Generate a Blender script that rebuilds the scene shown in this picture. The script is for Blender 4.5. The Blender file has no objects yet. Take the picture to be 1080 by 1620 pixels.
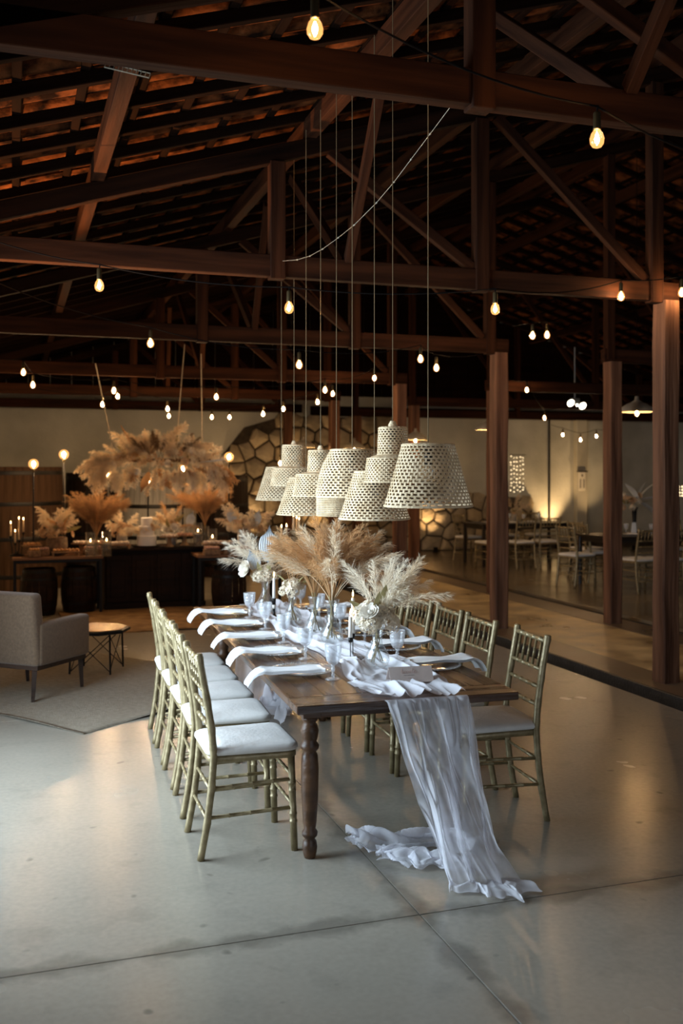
import bpy, bmesh, math, random
from math import sin, cos, pi, radians as R, sqrt, atan2
from mathutils import Vector, Matrix, Euler

sc = bpy.context.scene
COL = sc.collection

# ------------------------------------------------------------------ camera
F, U0, V0, H = 1575.0, 540.0, 745.0, 1.73          # focal length in pixels, horizon row, eye height
cam_d = bpy.data.cameras.new('camera')
cam = bpy.data.objects.new('camera', cam_d); COL.objects.link(cam)
cam.location = (0, 0, H); cam.rotation_euler = (R(90), 0, 0)
cam_d.sensor_fit = 'VERTICAL'; cam_d.sensor_height = 36.0; cam_d.sensor_width = 24.0
cam_d.lens = 36.0 * F / 1620.0
cam_d.shift_y = -(810 - V0) / 1620.0
cam_d.clip_start = 0.05; cam_d.clip_end = 200
cam_d.dof.use_dof = True; cam_d.dof.focus_distance = 5.0; cam_d.dof.aperture_fstop = 2.4
sc.camera = cam

# ------------------------------------------------------------------ view, world, daylight
sc.view_settings.view_transform = 'Standard'
sc.view_settings.look = 'None'
sc.view_settings.gamma = 1.0
sc.view_settings.exposure = 0.55
sc.view_settings.use_curve_mapping = False
try:
    sc.cycles.use_denoising = True
    sc.cycles.sample_clamp_indirect = 3.0
    sc.cycles.max_bounces = 7
    sc.cycles.diffuse_bounces = 4
    sc.cycles.transparent_max_bounces = 40
    sc.cycles.caustics_reflective = False
    sc.cycles.caustics_refractive = False
except Exception:
    pass
w = bpy.data.worlds.new('world'); sc.world = w; w.use_nodes = True
w.node_tree.nodes['Background'].inputs[0].default_value = (0.62, 0.78, 1.0, 1)
w.node_tree.nodes['Background'].inputs[1].default_value = 0.6

# building frame: L runs away along the post rows, T across them
ANG = R(18.3)
LV = Vector((-sin(ANG), cos(ANG), 0)); TV = Vector((cos(ANG), sin(ANG), 0))
O = Vector((2.665, 8.18, 0))
BAY = 2.957
def B(t, l, z=0.0):
    return O + TV * t + LV * l + Vector((0, 0, z))
def P(u, v, d):
    return Vector(((u - U0) / F * d, d, H - (v - V0) / F * d))
def PZ(u, v, z):
    return P(u, v, (H - z) * F / (v - V0))
def TL(p):
    q = Vector(p) - O
    return q.x * TV.x + q.y * TV.y, q.x * LV.x + q.y * LV.y

def area(name, loc, direction, sx, sy, power, col, spread=pi):
    d = bpy.data.lights.new(name, 'AREA'); d.shape = 'RECTANGLE'; d.size = sx; d.size_y = sy
    d.energy = power; d.color = col; d.spread = spread
    o = bpy.data.objects.new(name, d); COL.objects.link(o)
    o.location = loc; o.rotation_euler = Vector(direction).to_track_quat('-Z', 'Y').to_euler()
    return o
# daylight through an assumed wide side door and an assumed entrance behind the camera
area('daylight_assumed_door', B(-6.2, -1.6, 1.55), TV - Vector((0, 0, .22)), 2.6, 2.6, 142, (0.68, 0.85, 1.0), R(138))
area('daylight_assumed_entrance', B(-3.0, -9.4, 1.5), LV, 4.4, 2.8, 15, (0.90, 0.94, 1.0), R(150))

# ------------------------------------------------------------------ materials
MATS = {}
def pmat(name, col, rough=0.6, metal=0.0, var=0.0, scale=6.0, bump=0.0, bscale=None, spec=0.5, col2=None,
         stretch=(1, 1, 1), detail=4.0, rvar=0.0, contrast=(0.35, 0.65), sheen=0.0, trans=0.0, coat=0.0):
    m = bpy.data.materials.new(name); m.use_nodes = True
    nt = m.node_tree; N = nt.nodes; K = nt.links
    b = N['Principled BSDF']
    b.inputs['Base Color'].default_value = (*col, 1)
    b.inputs['Roughness'].default_value = rough
    b.inputs['Metallic'].default_value = metal
    b.inputs['Specular IOR Level'].default_value = spec
    if coat: b.inputs['Coat Weight'].default_value = coat
    if sheen: b.inputs['Sheen Weight'].default_value = sheen
    if var or col2 or bump or rvar:
        tc = N.new('ShaderNodeTexCoord'); mp = N.new('ShaderNodeMapping')
        mp.inputs['Scale'].default_value = stretch
        K.new(tc.outputs['Object'], mp.inputs['Vector'])
        nz = N.new('ShaderNodeTexNoise'); nz.inputs['Scale'].default_value = scale; nz.inputs['Detail'].default_value = detail
        K.new(mp.outputs['Vector'], nz.inputs['Vector'])
        if var or col2:
            cr = N.new('ShaderNodeValToRGB')
            c2 = col2 if col2 else tuple(min(1, c * (1 + var)) for c in col)
            c1 = col if col2 else tuple(c * (1 - var) for c in col)
            cr.color_ramp.elements[0].position = contrast[0]; cr.color_ramp.elements[0].color = (*c1, 1)
            cr.color_ramp.elements[1].position = contrast[1]; cr.color_ramp.elements[1].color = (*c2, 1)
            K.new(nz.outputs['Fac'], cr.inputs['Fac']); K.new(cr.outputs['Color'], b.inputs['Base Color'])
        if rvar:
            mr = N.new('ShaderNodeMapRange'); mr.inputs['From Min'].default_value = .3; mr.inputs['From Max'].default_value = .7
            mr.inputs['To Min'].default_value = max(0, rough - rvar); mr.inputs['To Max'].default_value = min(1, rough + rvar)
            K.new(nz.outputs['Fac'], mr.inputs['Value']); K.new(mr.outputs['Result'], b.inputs['Roughness'])
        if bump:
            n2 = N.new('ShaderNodeTexNoise'); n2.inputs['Scale'].default_value = bscale or scale * 4; n2.inputs['Detail'].default_value = 5
            K.new(mp.outputs['Vector'], n2.inputs['Vector'])
            bp = N.new('ShaderNodeBump'); bp.inputs['Strength'].default_value = bump; bp.inputs['Distance'].default_value = 0.02
            K.new(n2.outputs['Fac'], bp.inputs['Height']); K.new(bp.outputs['Normal'], b.inputs['Normal'])
    if trans:
        out = N['Material Output']
        tr = N.new('ShaderNodeBsdfTranslucent'); tr.inputs['Color'].default_value = (*col, 1)
        mx = N.new('ShaderNodeMixShader'); mx.inputs['Fac'].default_value = trans
        K.new(b.outputs[0], mx.inputs[1]); K.new(tr.outputs[0], mx.inputs[2]); K.new(mx.outputs[0], out.inputs['Surface'])
    MATS[name] = m
    return m
def wood(name, c1, c2, rough=0.55, scale=9, bump=0.25, spec=0.35, coat=0.0):
    return pmat(name, c1, rough, col2=c2, scale=scale, stretch=(0.12, 1.6, 1.6), bump=bump, bscale=22, detail=6, spec=spec, rvar=.08, coat=coat)
def emit(name, col, strength):
    m = bpy.data.materials.new(name); m.use_nodes = True
    nt = m.node_tree; nt.nodes.remove(nt.nodes['Principled BSDF'])
    e = nt.nodes.new('ShaderNodeEmission'); e.inputs[0].default_value = (*col, 1); e.inputs[1].default_value = strength
    nt.links.new(e.outputs[0], nt.nodes['Material Output'].inputs['Surface'])
    MATS[name] = m; return m
def thin_glass(name, tint=(.95, .97, .98), base=.05, emis=None, es=0.0, gain=1.0, rough=.03, milky=0.0):
    m = bpy.data.materials.new(name); m.use_nodes = True
    nt = m.node_tree; N = nt.nodes; K = nt.links; N.remove(N['Principled BSDF'])
    t = N.new('ShaderNodeBsdfTransparent'); t.inputs[0].default_value = (*tint, 1)
    g = N.new('ShaderNodeBsdfGlossy'); g.inputs['Roughness'].default_value = rough; g.inputs['Color'].default_value = (1, 1, 1, 1)
    lw = N.new('ShaderNodeLayerWeight'); lw.inputs['Blend'].default_value = .5
    fr = N.new('ShaderNodeMath'); fr.operation = 'POWER'; fr.inputs[1].default_value = 3.5
    K.new(lw.outputs['Facing'], fr.inputs[0])
    ma = N.new('ShaderNodeMath'); ma.operation = 'MULTIPLY_ADD'; ma.inputs[1].default_value = gain; ma.inputs[2].default_value = base; ma.use_clamp = True
    K.new(fr.outputs[0], ma.inputs[0])
    mx = N.new('ShaderNodeMixShader'); K.new(ma.outputs[0], mx.inputs['Fac']); K.new(t.outputs[0], mx.inputs[1]); K.new(g.outputs[0], mx.inputs[2])
    last = mx
    if milky:
        df = N.new('ShaderNodeBsdfDiffuse'); df.inputs[0].default_value = (.9, .92, .95, 1)
        m2 = N.new('ShaderNodeMixShader'); m2.inputs['Fac'].default_value = milky
        K.new(last.outputs[0], m2.inputs[1]); K.new(df.outputs[0], m2.inputs[2]); last = m2
    if emis:
        e = N.new('ShaderNodeEmission'); e.inputs[0].default_value = (*emis, 1); e.inputs[1].default_value = es
        ad = N.new('ShaderNodeAddShader'); K.new(last.outputs[0], ad.inputs[0]); K.new(e.outputs[0], ad.inputs[1]); last = ad
    K.new(last.outputs[0], N['Material Output'].inputs['Surface'])
    MATS[name] = m; return m
def gauze(name, col=(.92, .92, .97), lo=.30, hi=.80, scale=14):
    m = bpy.data.materials.new(name); m.use_nodes = True
    nt = m.node_tree; N = nt.nodes; K = nt.links; N.remove(N['Principled BSDF'])
    d = N.new('ShaderNodeBsdfDiffuse'); d.inputs[0].default_value = (*col, 1)
    tl = N.new('ShaderNodeBsdfTranslucent'); tl.inputs[0].default_value = (*col, 1)
    mx = N.new('ShaderNodeMixShader'); mx.inputs['Fac'].default_value = .4
    K.new(d.outputs[0], mx.inputs[1]); K.new(tl.outputs[0], mx.inputs[2])
    t = N.new('ShaderNodeBsdfTransparent')
    tc = N.new('ShaderNodeTexCoord'); nz = N.new('ShaderNodeTexNoise'); nz.inputs['Scale'].default_value = scale; nz.inputs['Detail'].default_value = 6
    K.new(tc.outputs['Object'], nz.inputs['Vector'])
    lw = N.new('ShaderNodeLayerWeight'); lw.inputs['Blend'].default_value = .45
    mr = N.new('ShaderNodeMapRange'); mr.inputs['From Min'].default_value = .3; mr.inputs['From Max'].default_value = .75
    mr.inputs['To Min'].default_value = lo; mr.inputs['To Max'].default_value = (lo + hi) / 2
    K.new(nz.outputs['Fac'], mr.inputs['Value'])
    mm = N.new('ShaderNodeMath'); mm.operation = 'MULTIPLY_ADD'; mm.inputs[1].default_value = hi - lo; mm.use_clamp = True
    K.new(lw.outputs['Facing'], mm.inputs[0]); K.new(mr.outputs['Result'], mm.inputs[2])
    m2 = N.new('ShaderNodeMixShader'); K.new(mm.outputs[0], m2.inputs['Fac']); K.new(t.outputs[0], m2.inputs[1]); K.new(mx.outputs[0], m2.inputs[2])
    K.new(m2.outputs[0], N['Material Output'].inputs['Surface'])
    MATS[name] = m; return m

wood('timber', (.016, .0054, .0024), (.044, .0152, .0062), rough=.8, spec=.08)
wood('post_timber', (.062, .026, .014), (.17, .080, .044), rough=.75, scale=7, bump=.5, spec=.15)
wood('timber_shaded', (.006, .0026, .0014), (.020, .0075, .0034), rough=.85, spec=.05)  # same timber, coloured darker for the shade around the top chords
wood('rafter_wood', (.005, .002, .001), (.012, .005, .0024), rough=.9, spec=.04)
wood('table_wood', (.030, .0125, .0056), (.10, .044, .018), rough=.27, scale=7, bump=.15, spec=.5)
wood('table_leg_wood', (.040, .018, .008), (.10, .048, .022), rough=.4)
wood('bar_wood', (.010, .005, .003), (.026, .013, .008), rough=.6, spec=.15)
wood('rustic_top', (.16, .075, .035), (.30, .15, .07), rough=.5)
wood('vat_wood', (.030, .016, .009), (.075, .042, .024), rough=.8, spec=.08)
wood('vat_grey_wood', (.17, .16, .15), (.34, .33, .31), rough=.8, spec=.08)
wood('dark_leg_wood', (.018, .010, .007), (.045, .024, .015), rough=.45)
pmat('roof_tile_clay', (.010, .004, .002), .95, spec=.05, col2=(.17, .054, .017), scale=7, bump=.4, contrast=(.38, .66))
pmat('leak_blocker', (.02, .012, .008), .9)
pmat('plaster', (.41, .405, .35), .85, col2=(.62, .61, .53), scale=.9, bump=.25, bscale=18, detail=8)
pmat('pilaster_plaster', (.42, .39, .31), .85, col2=(.52, .49, .40), scale=1.3, bump=.15, bscale=20)
pmat('stone', (.22, .18, .125), .85, col2=(.46, .38, .27), scale=3.0, bump=.7, bscale=14)
pmat('stone_pale', (.34, .27, .17), .85, col2=(.55, .44, .29), scale=3.0, bump=.7, bscale=14)
pmat('mortar', (.06, .045, .03), .95, var=.3, scale=8, bump=.4)
pmat('corridor', (.27, .18, .08), .36, col2=(.66, .50, .26), scale=2.2, detail=10, rvar=.12, bump=.12, bscale=11, contrast=(.36, .62))
pmat('border_concrete', (.10, .068, .042), .34, col2=(.19, .132, .085), scale=1.6, detail=8, rvar=.08, bump=.05, bscale=8)
pmat('hall_concrete', (.13, .10, .065), .22, col2=(.22, .175, .12), scale=1.0, detail=8, rvar=.06, bump=.03, bscale=5)
def concrete_mat():
    m = pmat('concrete', (.2, .18, .15), .27, spec=.32); nt = m.node_tree; N = nt.nodes; K = nt.links; b = N['Principled BSDF']
    tc = N.new('ShaderNodeTexCoord')
    def nz(scale, detail, lo, hi, c0, c1, off=0.0):
        mp = N.new('ShaderNodeMapping'); mp.inputs['Location'].default_value = (off, off, 0); K.new(tc.outputs['Object'], mp.inputs['Vector'])
        n = N.new('ShaderNodeTexNoise'); n.inputs['Scale'].default_value = scale; n.inputs['Detail'].default_value = detail; K.new(mp.outputs[0], n.inputs['Vector'])
        r = N.new('ShaderNodeMapRange'); r.inputs['From Min'].default_value = lo; r.inputs['From Max'].default_value = hi; r.inputs['To Min'].default_value = c0; r.inputs['To Max'].default_value = c1
        K.new(n.outputs['Fac'], r.inputs['Value']); return r.outputs['Result']
    def mul(a, c):
        k = N.new('ShaderNodeMath'); k.operation = 'MULTIPLY'; K.new(a, k.inputs[0])
        if isinstance(c, float): k.inputs[1].default_value = c
        else: K.new(c, k.inputs[1])
        return k.outputs[0]
    cloud = nz(.7, 3, .25, .75, .86, 1.12); grain = nz(38, 4, .2, .8, .90, 1.08); scuff = nz(5.5, 6, .28, .44, .88, 1.0, 7.3); spots = nz(9.0, 1, .74, .80, 1.0, .62, 3.1)
    sp = N.new('ShaderNodeSeparateXYZ'); K.new(tc.outputs['Object'], sp.inputs[0])
    val = mul(mul(mul(cloud, grain), scuff), spots)
    for ax, at in (('Y', 3.34), ('X', 3.59)):            # grime gathered beside the two saw cuts
        a = N.new('ShaderNodeMath'); a.operation = 'ADD'; a.inputs[1].default_value = at; K.new(sp.outputs[ax], a.inputs[0])
        ab = N.new('ShaderNodeMath'); ab.operation = 'ABSOLUTE'; K.new(a.outputs[0], ab.inputs[0])
        j = nz(4.0, 5, .35, .65, .0, .09, at); mx = N.new('ShaderNodeMath'); mx.operation = 'SUBTRACT'; K.new(ab.outputs[0], mx.inputs[0]); K.new(j, mx.inputs[1])
        r = N.new('ShaderNodeMapRange'); r.inputs['From Min'].default_value = -.03; r.inputs['From Max'].default_value = .03; r.inputs['To Min'].default_value = .62; r.inputs['To Max'].default_value = 1.0
        K.new(mx.outputs[0], r.inputs['Value']); val = mul(val, r.outputs['Result'])
    cm = N.new('ShaderNodeVectorMath'); cm.operation = 'SCALE'; cm.inputs[0].default_value = (.292, .262, .212); K.new(val, cm.inputs['Scale']); K.new(cm.outputs[0], b.inputs['Base Color'])
    K.new(nz(2.2, 3, .2, .8, .22, .29, 1.7), b.inputs['Roughness'])
concrete_mat()
pmat('joint', (.035, .028, .022), .9)
pmat('gutter', (.006, .0055, .005), .7, var=.3, scale=9, bump=.5)
pmat('curb_edge', (.022, .020, .018), .5, var=.3, scale=8, bump=.3)
pmat('gold_paint', (.21, .16, .078), .38, metal=.35, col2=(.33, .26, .14), scale=26, bump=.12, bscale=60, spec=.6)
pmat('cushion', (.66, .64, .60), .85, col2=(.78, .76, .72), scale=5, bump=.12, bscale=60, sheen=.3)
pmat('napkin', (.78, .79, .80), .85, var=.04, scale=9, bump=.10, bscale=120, sheen=.2)
pmat('rattan', (.58, .43, .25), .75, col2=(.80, .64, .42), scale=18, bump=.35, bscale=90)
pmat('rattan_inner_shaded', (.16, .10, .055), .9)  # rattan darkened on its inner faces to paint the unlit inside
pmat('cord_cotton', (.17, .12, .065), .9, spec=.1)
pmat('black_metal', (.012, .011, .010), .45, metal=.6)
pmat('rope', (.42, .35, .25), .9)
pmat('cable', (.006, .005, .0045), .95, spec=.05)
pmat('brass_socket', (.10, .075, .035), .4, metal=.8)
pmat('candle_wax', (.80, .76, .70), .55, trans=.15)
pmat('candle_warm', (.85, .66, .42), .55, trans=.2)
pmat('wick', (.02, .015, .01), .9)
emit('flame', (1.0, .55, .20), 30)
emit('filament', (1.0, .56, .21), 520)
emit('filament_far', (1.0, .63, .32), 330)
emit('filament_dome', (1.0, .60, .26), 800)
emit('globe_filament', (1.0, .68, .38), 640)
emit('fairy', (1.0, .74, .42), 3)
emit('tube_lamp', (1.0, .86, .66), 7)
emit('lens_warm', (1.0, .72, .38), 10)
thin_glass('bulb_glass', (.98, .94, .88), base=.03, emis=(1.0, .42, .12), es=.55)
thin_glass('globe_glass', (.98, .93, .86), base=.03, emis=(1.0, .45, .13), es=.5)
thin_glass('clear_glass', (.97, .98, .98), base=.035, gain=.7, milky=.02)
thin_glass('cut_glass', (.96, .97, .98), base=.09, gain=.8, rough=.12, milky=.20)
thin_glass('charger_glass', (.90, .90, .89), base=.10, gain=.8, rough=.1, milky=.10)
gauze('gauze_hang', lo=.42, hi=.92, scale=9)
gauze('gauze_table', lo=.94, hi=.98, scale=20)
gauze('gauze_floor', lo=.55, hi=.88, scale=12)
pmat('card', (.66, .56, .51), .8, var=.03, scale=30)
pmat('card_ink', (.50, .34, .29), .8)
pmat('card_ink_grey', (.22, .19, .18), .8)
pmat('upholstery', (.105, .062, .032), .9, col2=(.14, .085, .046), scale=60, bump=.25, bscale=220, sheen=.3)
pmat('jute', (.26, .215, .155), .95, col2=(.36, .305, .23), scale=22, bump=.8, bscale=90, stretch=(1, 3, 1))
pmat('jute_brown', (.21, .11, .04), .95, col2=(.36, .21, .085), scale=6, bump=.8, bscale=60)
pmat('gold_top', (.42, .24, .09), .25, metal=.6, var=.35, scale=11, bump=.3, bscale=22)
pmat('cake', (.86, .84, .82), .7, bump=.25, bscale=40, var=.03)
pmat('sweet_pink', (.62, .36, .27), .6, var=.25, scale=40)
pmat('sweet_white', (.78, .66, .56), .6, var=.1, scale=40)
pmat('sweet_caramel', (.55, .27, .10), .5, var=.25, scale=40)
pmat('tray_wood', (.30, .17, .08), .6, var=.25, scale=9)
pmat('tray_weave', (.23, .13, .07), .8, var=.4, scale=30, bump=.6, bscale=60)
pmat('ceramic', (.55, .52, .47), .5, var=.15, scale=12)
pmat('pot_weave', (.20, .13, .08), .85, var=.35, scale=26, bump=.7, bscale=50)
pmat('vase_ribbed', (.50, .48, .44), .55, var=.12, scale=18)
pmat('pampas_blond', (.82, .68, .49), .9, var=.14, scale=5, trans=.35)
pmat('pampas_tan', (.62, .37, .17), .9, var=.16, scale=5, trans=.35)
pmat('pampas_rust', (.46, .28, .14), .9, var=.18, scale=5, trans=.35)
pmat('pampas_cream', (.86, .77, .62), .9, var=.10, scale=5, trans=.35)
pmat('dried_brown', (.20, .12, .055), .9, var=.3, scale=8, trans=.2)
pmat('flower_cream', (.80, .70, .54), .75, var=.12, scale=30, trans=.25)
pmat('flower_white', (.85, .80, .71), .75, var=.06, scale=30, trans=.25)
pmat('flower_peach', (.66, .45, .27), .75, var=.15, scale=30, trans=.25)
pmat('fan_leaf', (.62, .66, .70), .75, var=.08, scale=12, trans=.25)
pmat('leaf_dry', (.30, .25, .11), .8, var=.25, scale=10, trans=.2)
pmat('stem_green', (.20, .15, .06), .8, var=.3, scale=20)
pmat('lamp_shade_metal', (.30, .27, .22), .6, var=.1, scale=10)
pmat('hall_table', (.020, .014, .010), .35)
pmat('white_panel', (.72, .68, .58), .7)
pmat('dark_slot', (.05, .04, .03), .8)
pmat('steel', (.35, .34, .32), .4, metal=.9)
pmat('wire_steel', (.5, .46, .36), .45, metal=.6)

# ------------------------------------------------------------------ mesh helpers
class MB:
    def __init__(s): s.v = []; s.f = []
    def add(s, vs, fs):
        n = len(s.v); s.v.extend([tuple(q) for q in vs]); s.f.extend([tuple(i + n for i in q) for q in fs]); return s
    def box(s, c, d, M=None):
        x, y, z = d[0] / 2, d[1] / 2, d[2] / 2
        vs = [Vector((a * x, b * y, e * z)) for a in (-1, 1) for b in (-1, 1) for e in (-1, 1)]
        if M: vs = [M @ q for q in vs]
        c = Vector(c)
        return s.add([q + c for q in vs], [(0, 1, 3, 2), (4, 6, 7, 5), (0, 4, 5, 1), (2, 3, 7, 6), (0, 2, 6, 4), (1, 5, 7, 3)])
    def cbox(s, c, d, b=.004, M=None, seg=1):
        bm = bmesh.new(); bmesh.ops.create_cube(bm, size=1.0)
        for q in bm.verts: q.co = Vector((q.co.x * d[0], q.co.y * d[1], q.co.z * d[2]))
        bmesh.ops.bevel(bm, geom=bm.edges[:], offset=b, segments=seg, affect='EDGES', profile=.5)
        bm.verts.index_update()
        c = Vector(c)
        vs = [((M @ q.co) if M else q.co) + c for q in bm.verts]; fs = [[q.index for q in f.verts] for f in bm.faces]
        bm.free(); return s.add(vs, fs)
    def bar(s, p0, p1, w, h, b=0.0):
        p0 = Vector(p0); p1 = Vector(p1); x = (p1 - p0); n = x.length; x.normalize()
        up = Vector((0, 0, 1)) if abs(x.z) < .95 else Vector((0, 1, 0))
        y = up.cross(x).normalized(); z = x.cross(y)
        M = Matrix((x, y, z)).transposed()
        return s.cbox((p0 + p1) / 2, (n, w, h), b, M) if b else s.box((p0 + p1) / 2, (n, w, h), M)
    def tube(s, pts, r, n=8, cap=True):
        pts = [Vector(p) for p in pts]; k = len(pts)
        rr = r if isinstance(r, (list, tuple)) else [r] * k
        t0 = (pts[1] - pts[0]).normalized()
        up = Vector((0, 0, 1)) if abs(t0.z) < .9 else Vector((1, 0, 0))
        a = t0.cross(up).normalized()
        vs = []; fs = []
        for i in range(k):
            t = (pts[min(i + 1, k - 1)] - pts[max(i - 1, 0)]).normalized()
            a = (a - t * a.dot(t)).normalized(); b = t.cross(a)
            for j in range(n):
                q = 2 * pi * j / n; vs.append(pts[i] + (a * cos(q) + b * sin(q)) * rr[i])
        for i in range(k - 1):
            for j in range(n):
                j2 = (j + 1) % n; fs.append((i * n + j, i * n + j2, (i + 1) * n + j2, (i + 1) * n + j))
        if cap: fs.append(tuple(range(n - 1, -1, -1))); fs.append(tuple((k - 1) * n + j for j in range(n)))
        return s.add(vs, fs)
    def lathe(s, prof, n=20, c=(0, 0, 0), mod=None, cap0=True, cap1=True):
        c = Vector(c); vs = []; fs = []; k = len(prof)
        for i, (r, z) in enumerate(prof):
            for j in range(n):
                a = 2 * pi * j / n; q = r * (mod(a, z, r) if mod else 1); vs.append(c + Vector((q * cos(a), q * sin(a), z)))
        for i in range(k - 1):
            for j in range(n):
                j2 = (j + 1) % n; fs.append((i * n + j, i * n + j2, (i + 1) * n + j2, (i + 1) * n + j))
        if cap0: fs.append(tuple(range(n - 1, -1, -1)))
        if cap1: fs.append(tuple((k - 1) * n + j for j in range(n)))
        return s.add(vs, fs)
    def torus(s, Rr, r, c=(0, 0, 0), n=24, m=6, sz=1.0):
        c = Vector(c); vs = []; fs = []
        for i in range(n):
            a = 2 * pi * i / n
            for j in range(m):
                b = 2 * pi * j / m; q = Rr + r * cos(b); vs.append(c + Vector((q * cos(a), q * sin(a), r * sz * sin(b))))
        for i in range(n):
            for j in range(m):
                i2 = (i + 1) % n; j2 = (j + 1) % m; fs.append((i * m + j, i2 * m + j, i2 * m + j2, i * m + j2))
        return s.add(vs, fs)
    def sphere(s, r, c=(0, 0, 0), n=10, m=7, sz=1.0):
        pr = [(max(1e-4, r * sin(pi * i / m)), -r * sz * cos(pi * i / m)) for i in range(m + 1)]
        return s.lathe(pr, n, c, cap0=False, cap1=False)
    def grid(s, rows):
        k = len(rows); n = len(rows[0])
        return s.add([q for r in rows for q in r], [(i * n + j, i * n + j + 1, (i + 1) * n + j + 1, (i + 1) * n + j) for i in range(k - 1) for j in range(n - 1)])
    def mesh(s, name, mat, smooth=False):
        me = bpy.data.meshes.new(name); me.from_pydata(s.v, [], s.f)
        if mat: me.materials.append(MATS[mat])
        if smooth: me.polygons.foreach_set('use_smooth', [True] * len(me.polygons))
        me.update(); return me
    def build(s, name, mat, parent=None, smooth=False, loc=None, rot=None):
        return link(name, s.mesh(name, mat, smooth), parent, loc, rot)
def link(name, me, parent=None, loc=None, rot=None, scale=None):
    o = bpy.data.objects.new(name, me); COL.objects.link(o)
    if parent: o.parent = parent
    if loc is not None: o.location = loc
    if rot is not None: o.rotation_euler = rot
    if scale is not None: o.scale = (scale,) * 3 if isinstance(scale, (int, float)) else scale
    return o
def tag(o, label=None, cat=None, group=None, kind=None):
    if label: o['label'] = label
    if cat: o['category'] = cat
    if group: o['group'] = group
    if kind: o['kind'] = kind
    return o
def thing(name, label, cat, loc=(0, 0, 0), rz=0.0, group=None):
    o = link(name, None, None, loc, (0, 0, rz)); o.empty_display_size = .1
    return tag(o, label, cat, group)
KIDS = {}
def dup(root, loc, rz, label, group=None):
    r = root.copy(); COL.objects.link(r); r.location = loc; r.rotation_euler = (0, 0, rz); r['label'] = label
    if group: r['group'] = group
    if root.name not in KIDS: KIDS[root.name] = [(c, list(c.children)) for c in root.children]
    for c, gs in KIDS[root.name]:
        k = c.copy(); COL.objects.link(k); k.parent = r
        for g in gs:
            q = g.copy(); COL.objects.link(q); q.parent = k
    return r
BEAMS = {}
def beam(name, p0, p1, wdt, h, mat, parent=None, b=.004):
    """a timber with its grain along its own length"""
    p0 = Vector(p0); p1 = Vector(p1); x = p1 - p0; n = x.length; x.normalize()
    up = Vector((0, 0, 1)) if abs(x.z) < .97 else Vector((0, 1, 0))
    y = up.cross(x).normalized(); z = x.cross(y)
    key = (round(n, 3), wdt, h, mat)
    if key not in BEAMS: BEAMS[key] = MB().cbox((0, 0, 0), (n, wdt, h), b).mesh(name, mat)
    o = link(name, BEAMS[key], parent)
    o.matrix_local = Matrix.Translation((p0 + p1) / 2) @ Matrix((x, y, z)).transposed().to_4x4()
    return o
def interp(pts, x):
    for (a, b), (c, d) in zip(pts, pts[1:]):
        if x <= c: return b + (d - b) * max(0, (x - a)) / (c - a)
    return pts[-1][1]
ORD = ['first', 'second', 'third', 'fourth', 'fifth', 'sixth', 'seventh', 'eighth', 'ninth', 'tenth', 'eleventh', 'twelfth']

# ================================================================== THE SETTING
def bobj(name, mb, mat, parent=None, smooth=False):
    if parent: return mb.build(name, mat, parent, smooth)
    return mb.build(name, mat, None, smooth, O, (0, 0, ANG))
L0, L1 = -9.6, 13.0
TW_L, TW_R, RIDGE = -6.4, 10.8, 2.2
def zt(t):                                     # underside of the top chords
    if t > RIDGE: t = 2 * RIDGE - t
    return 3.40 + .30 * (t + 5.1)

# floor: slabs with recessed joints, two gutters, the worn corridor between them
fl = MB()
fl.box(((TW_L - .45) / 2, 1.7, -.09), (-.52 - TW_L, 22.6, .14))
floor = bobj('floor', fl, 'joint'); tag(floor, kind='structure')
def slab_grid(ts, ls, mat, name, zt_=0.0, gap=.002):
    for a, b in zip(ts, ts[1:]):
        for c, d in zip(ls, ls[1:]):
            MB().cbox(((a + b) / 2, (c + d) / 2, zt_ - .03), (b - a - 2 * gap, d - c - 2 * gap, .06), .0012).build(name, mat, floor)
slab_grid([TW_L, -3.59, -.52], [-9.6, -7.0, -3.34, .32, 3.98, 7.64, 11.3, 13.0], 'concrete', 'slab')
slab_grid([.16, 1.24], [-9.6, -5, -1, 3, 7, 11, 13.0], 'corridor', 'corridor_slab', -.004, .001)
slab_grid([-.28, .16], [-9.6, -5, -1, 3, 7, 11, 13.0], 'border_concrete', 'corridor_border', 0.0, .001)
slab_grid([1.24, 1.68], [-9.6, -5, -1, 3, 7, 11, 13.0], 'border_concrete', 'corridor_border', 0.0, .001)
slab_grid([1.85, 6.2, TW_R], [-9.6, -5, -1.2, 2.6, 6.4, 10.2, 13.0], 'hall_concrete', 'hall_slab')
for a, b in ((-.52, -.28), (1.68, 1.85)):
    MB().box(((a + b) / 2, 1.7, -.14), (b - a, 22.6, .04)).build('gutter_bed', 'gutter', floor)
    MB().cbox((b + .012 if a < 0 else a - .012, 1.7, -.055), (.03, 22.6, .13), .006).build('gutter_curb', 'curb_edge' if a < 0 else 'gutter', floor)
    MB().cbox((a + .05, 1.7, -.105), (.06, 22.6, .05), .015).build('gutter_pipe', 'gutter', floor)
MB().box((.7, 1.7, -.09), (1.9, 22.6, .06)).build('corridor_bed', 'joint', floor)
MB().box((6.3, 1.7, -.09), (8.9, 22.6, .06)).build('hall_bed', 'joint', floor)

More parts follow.
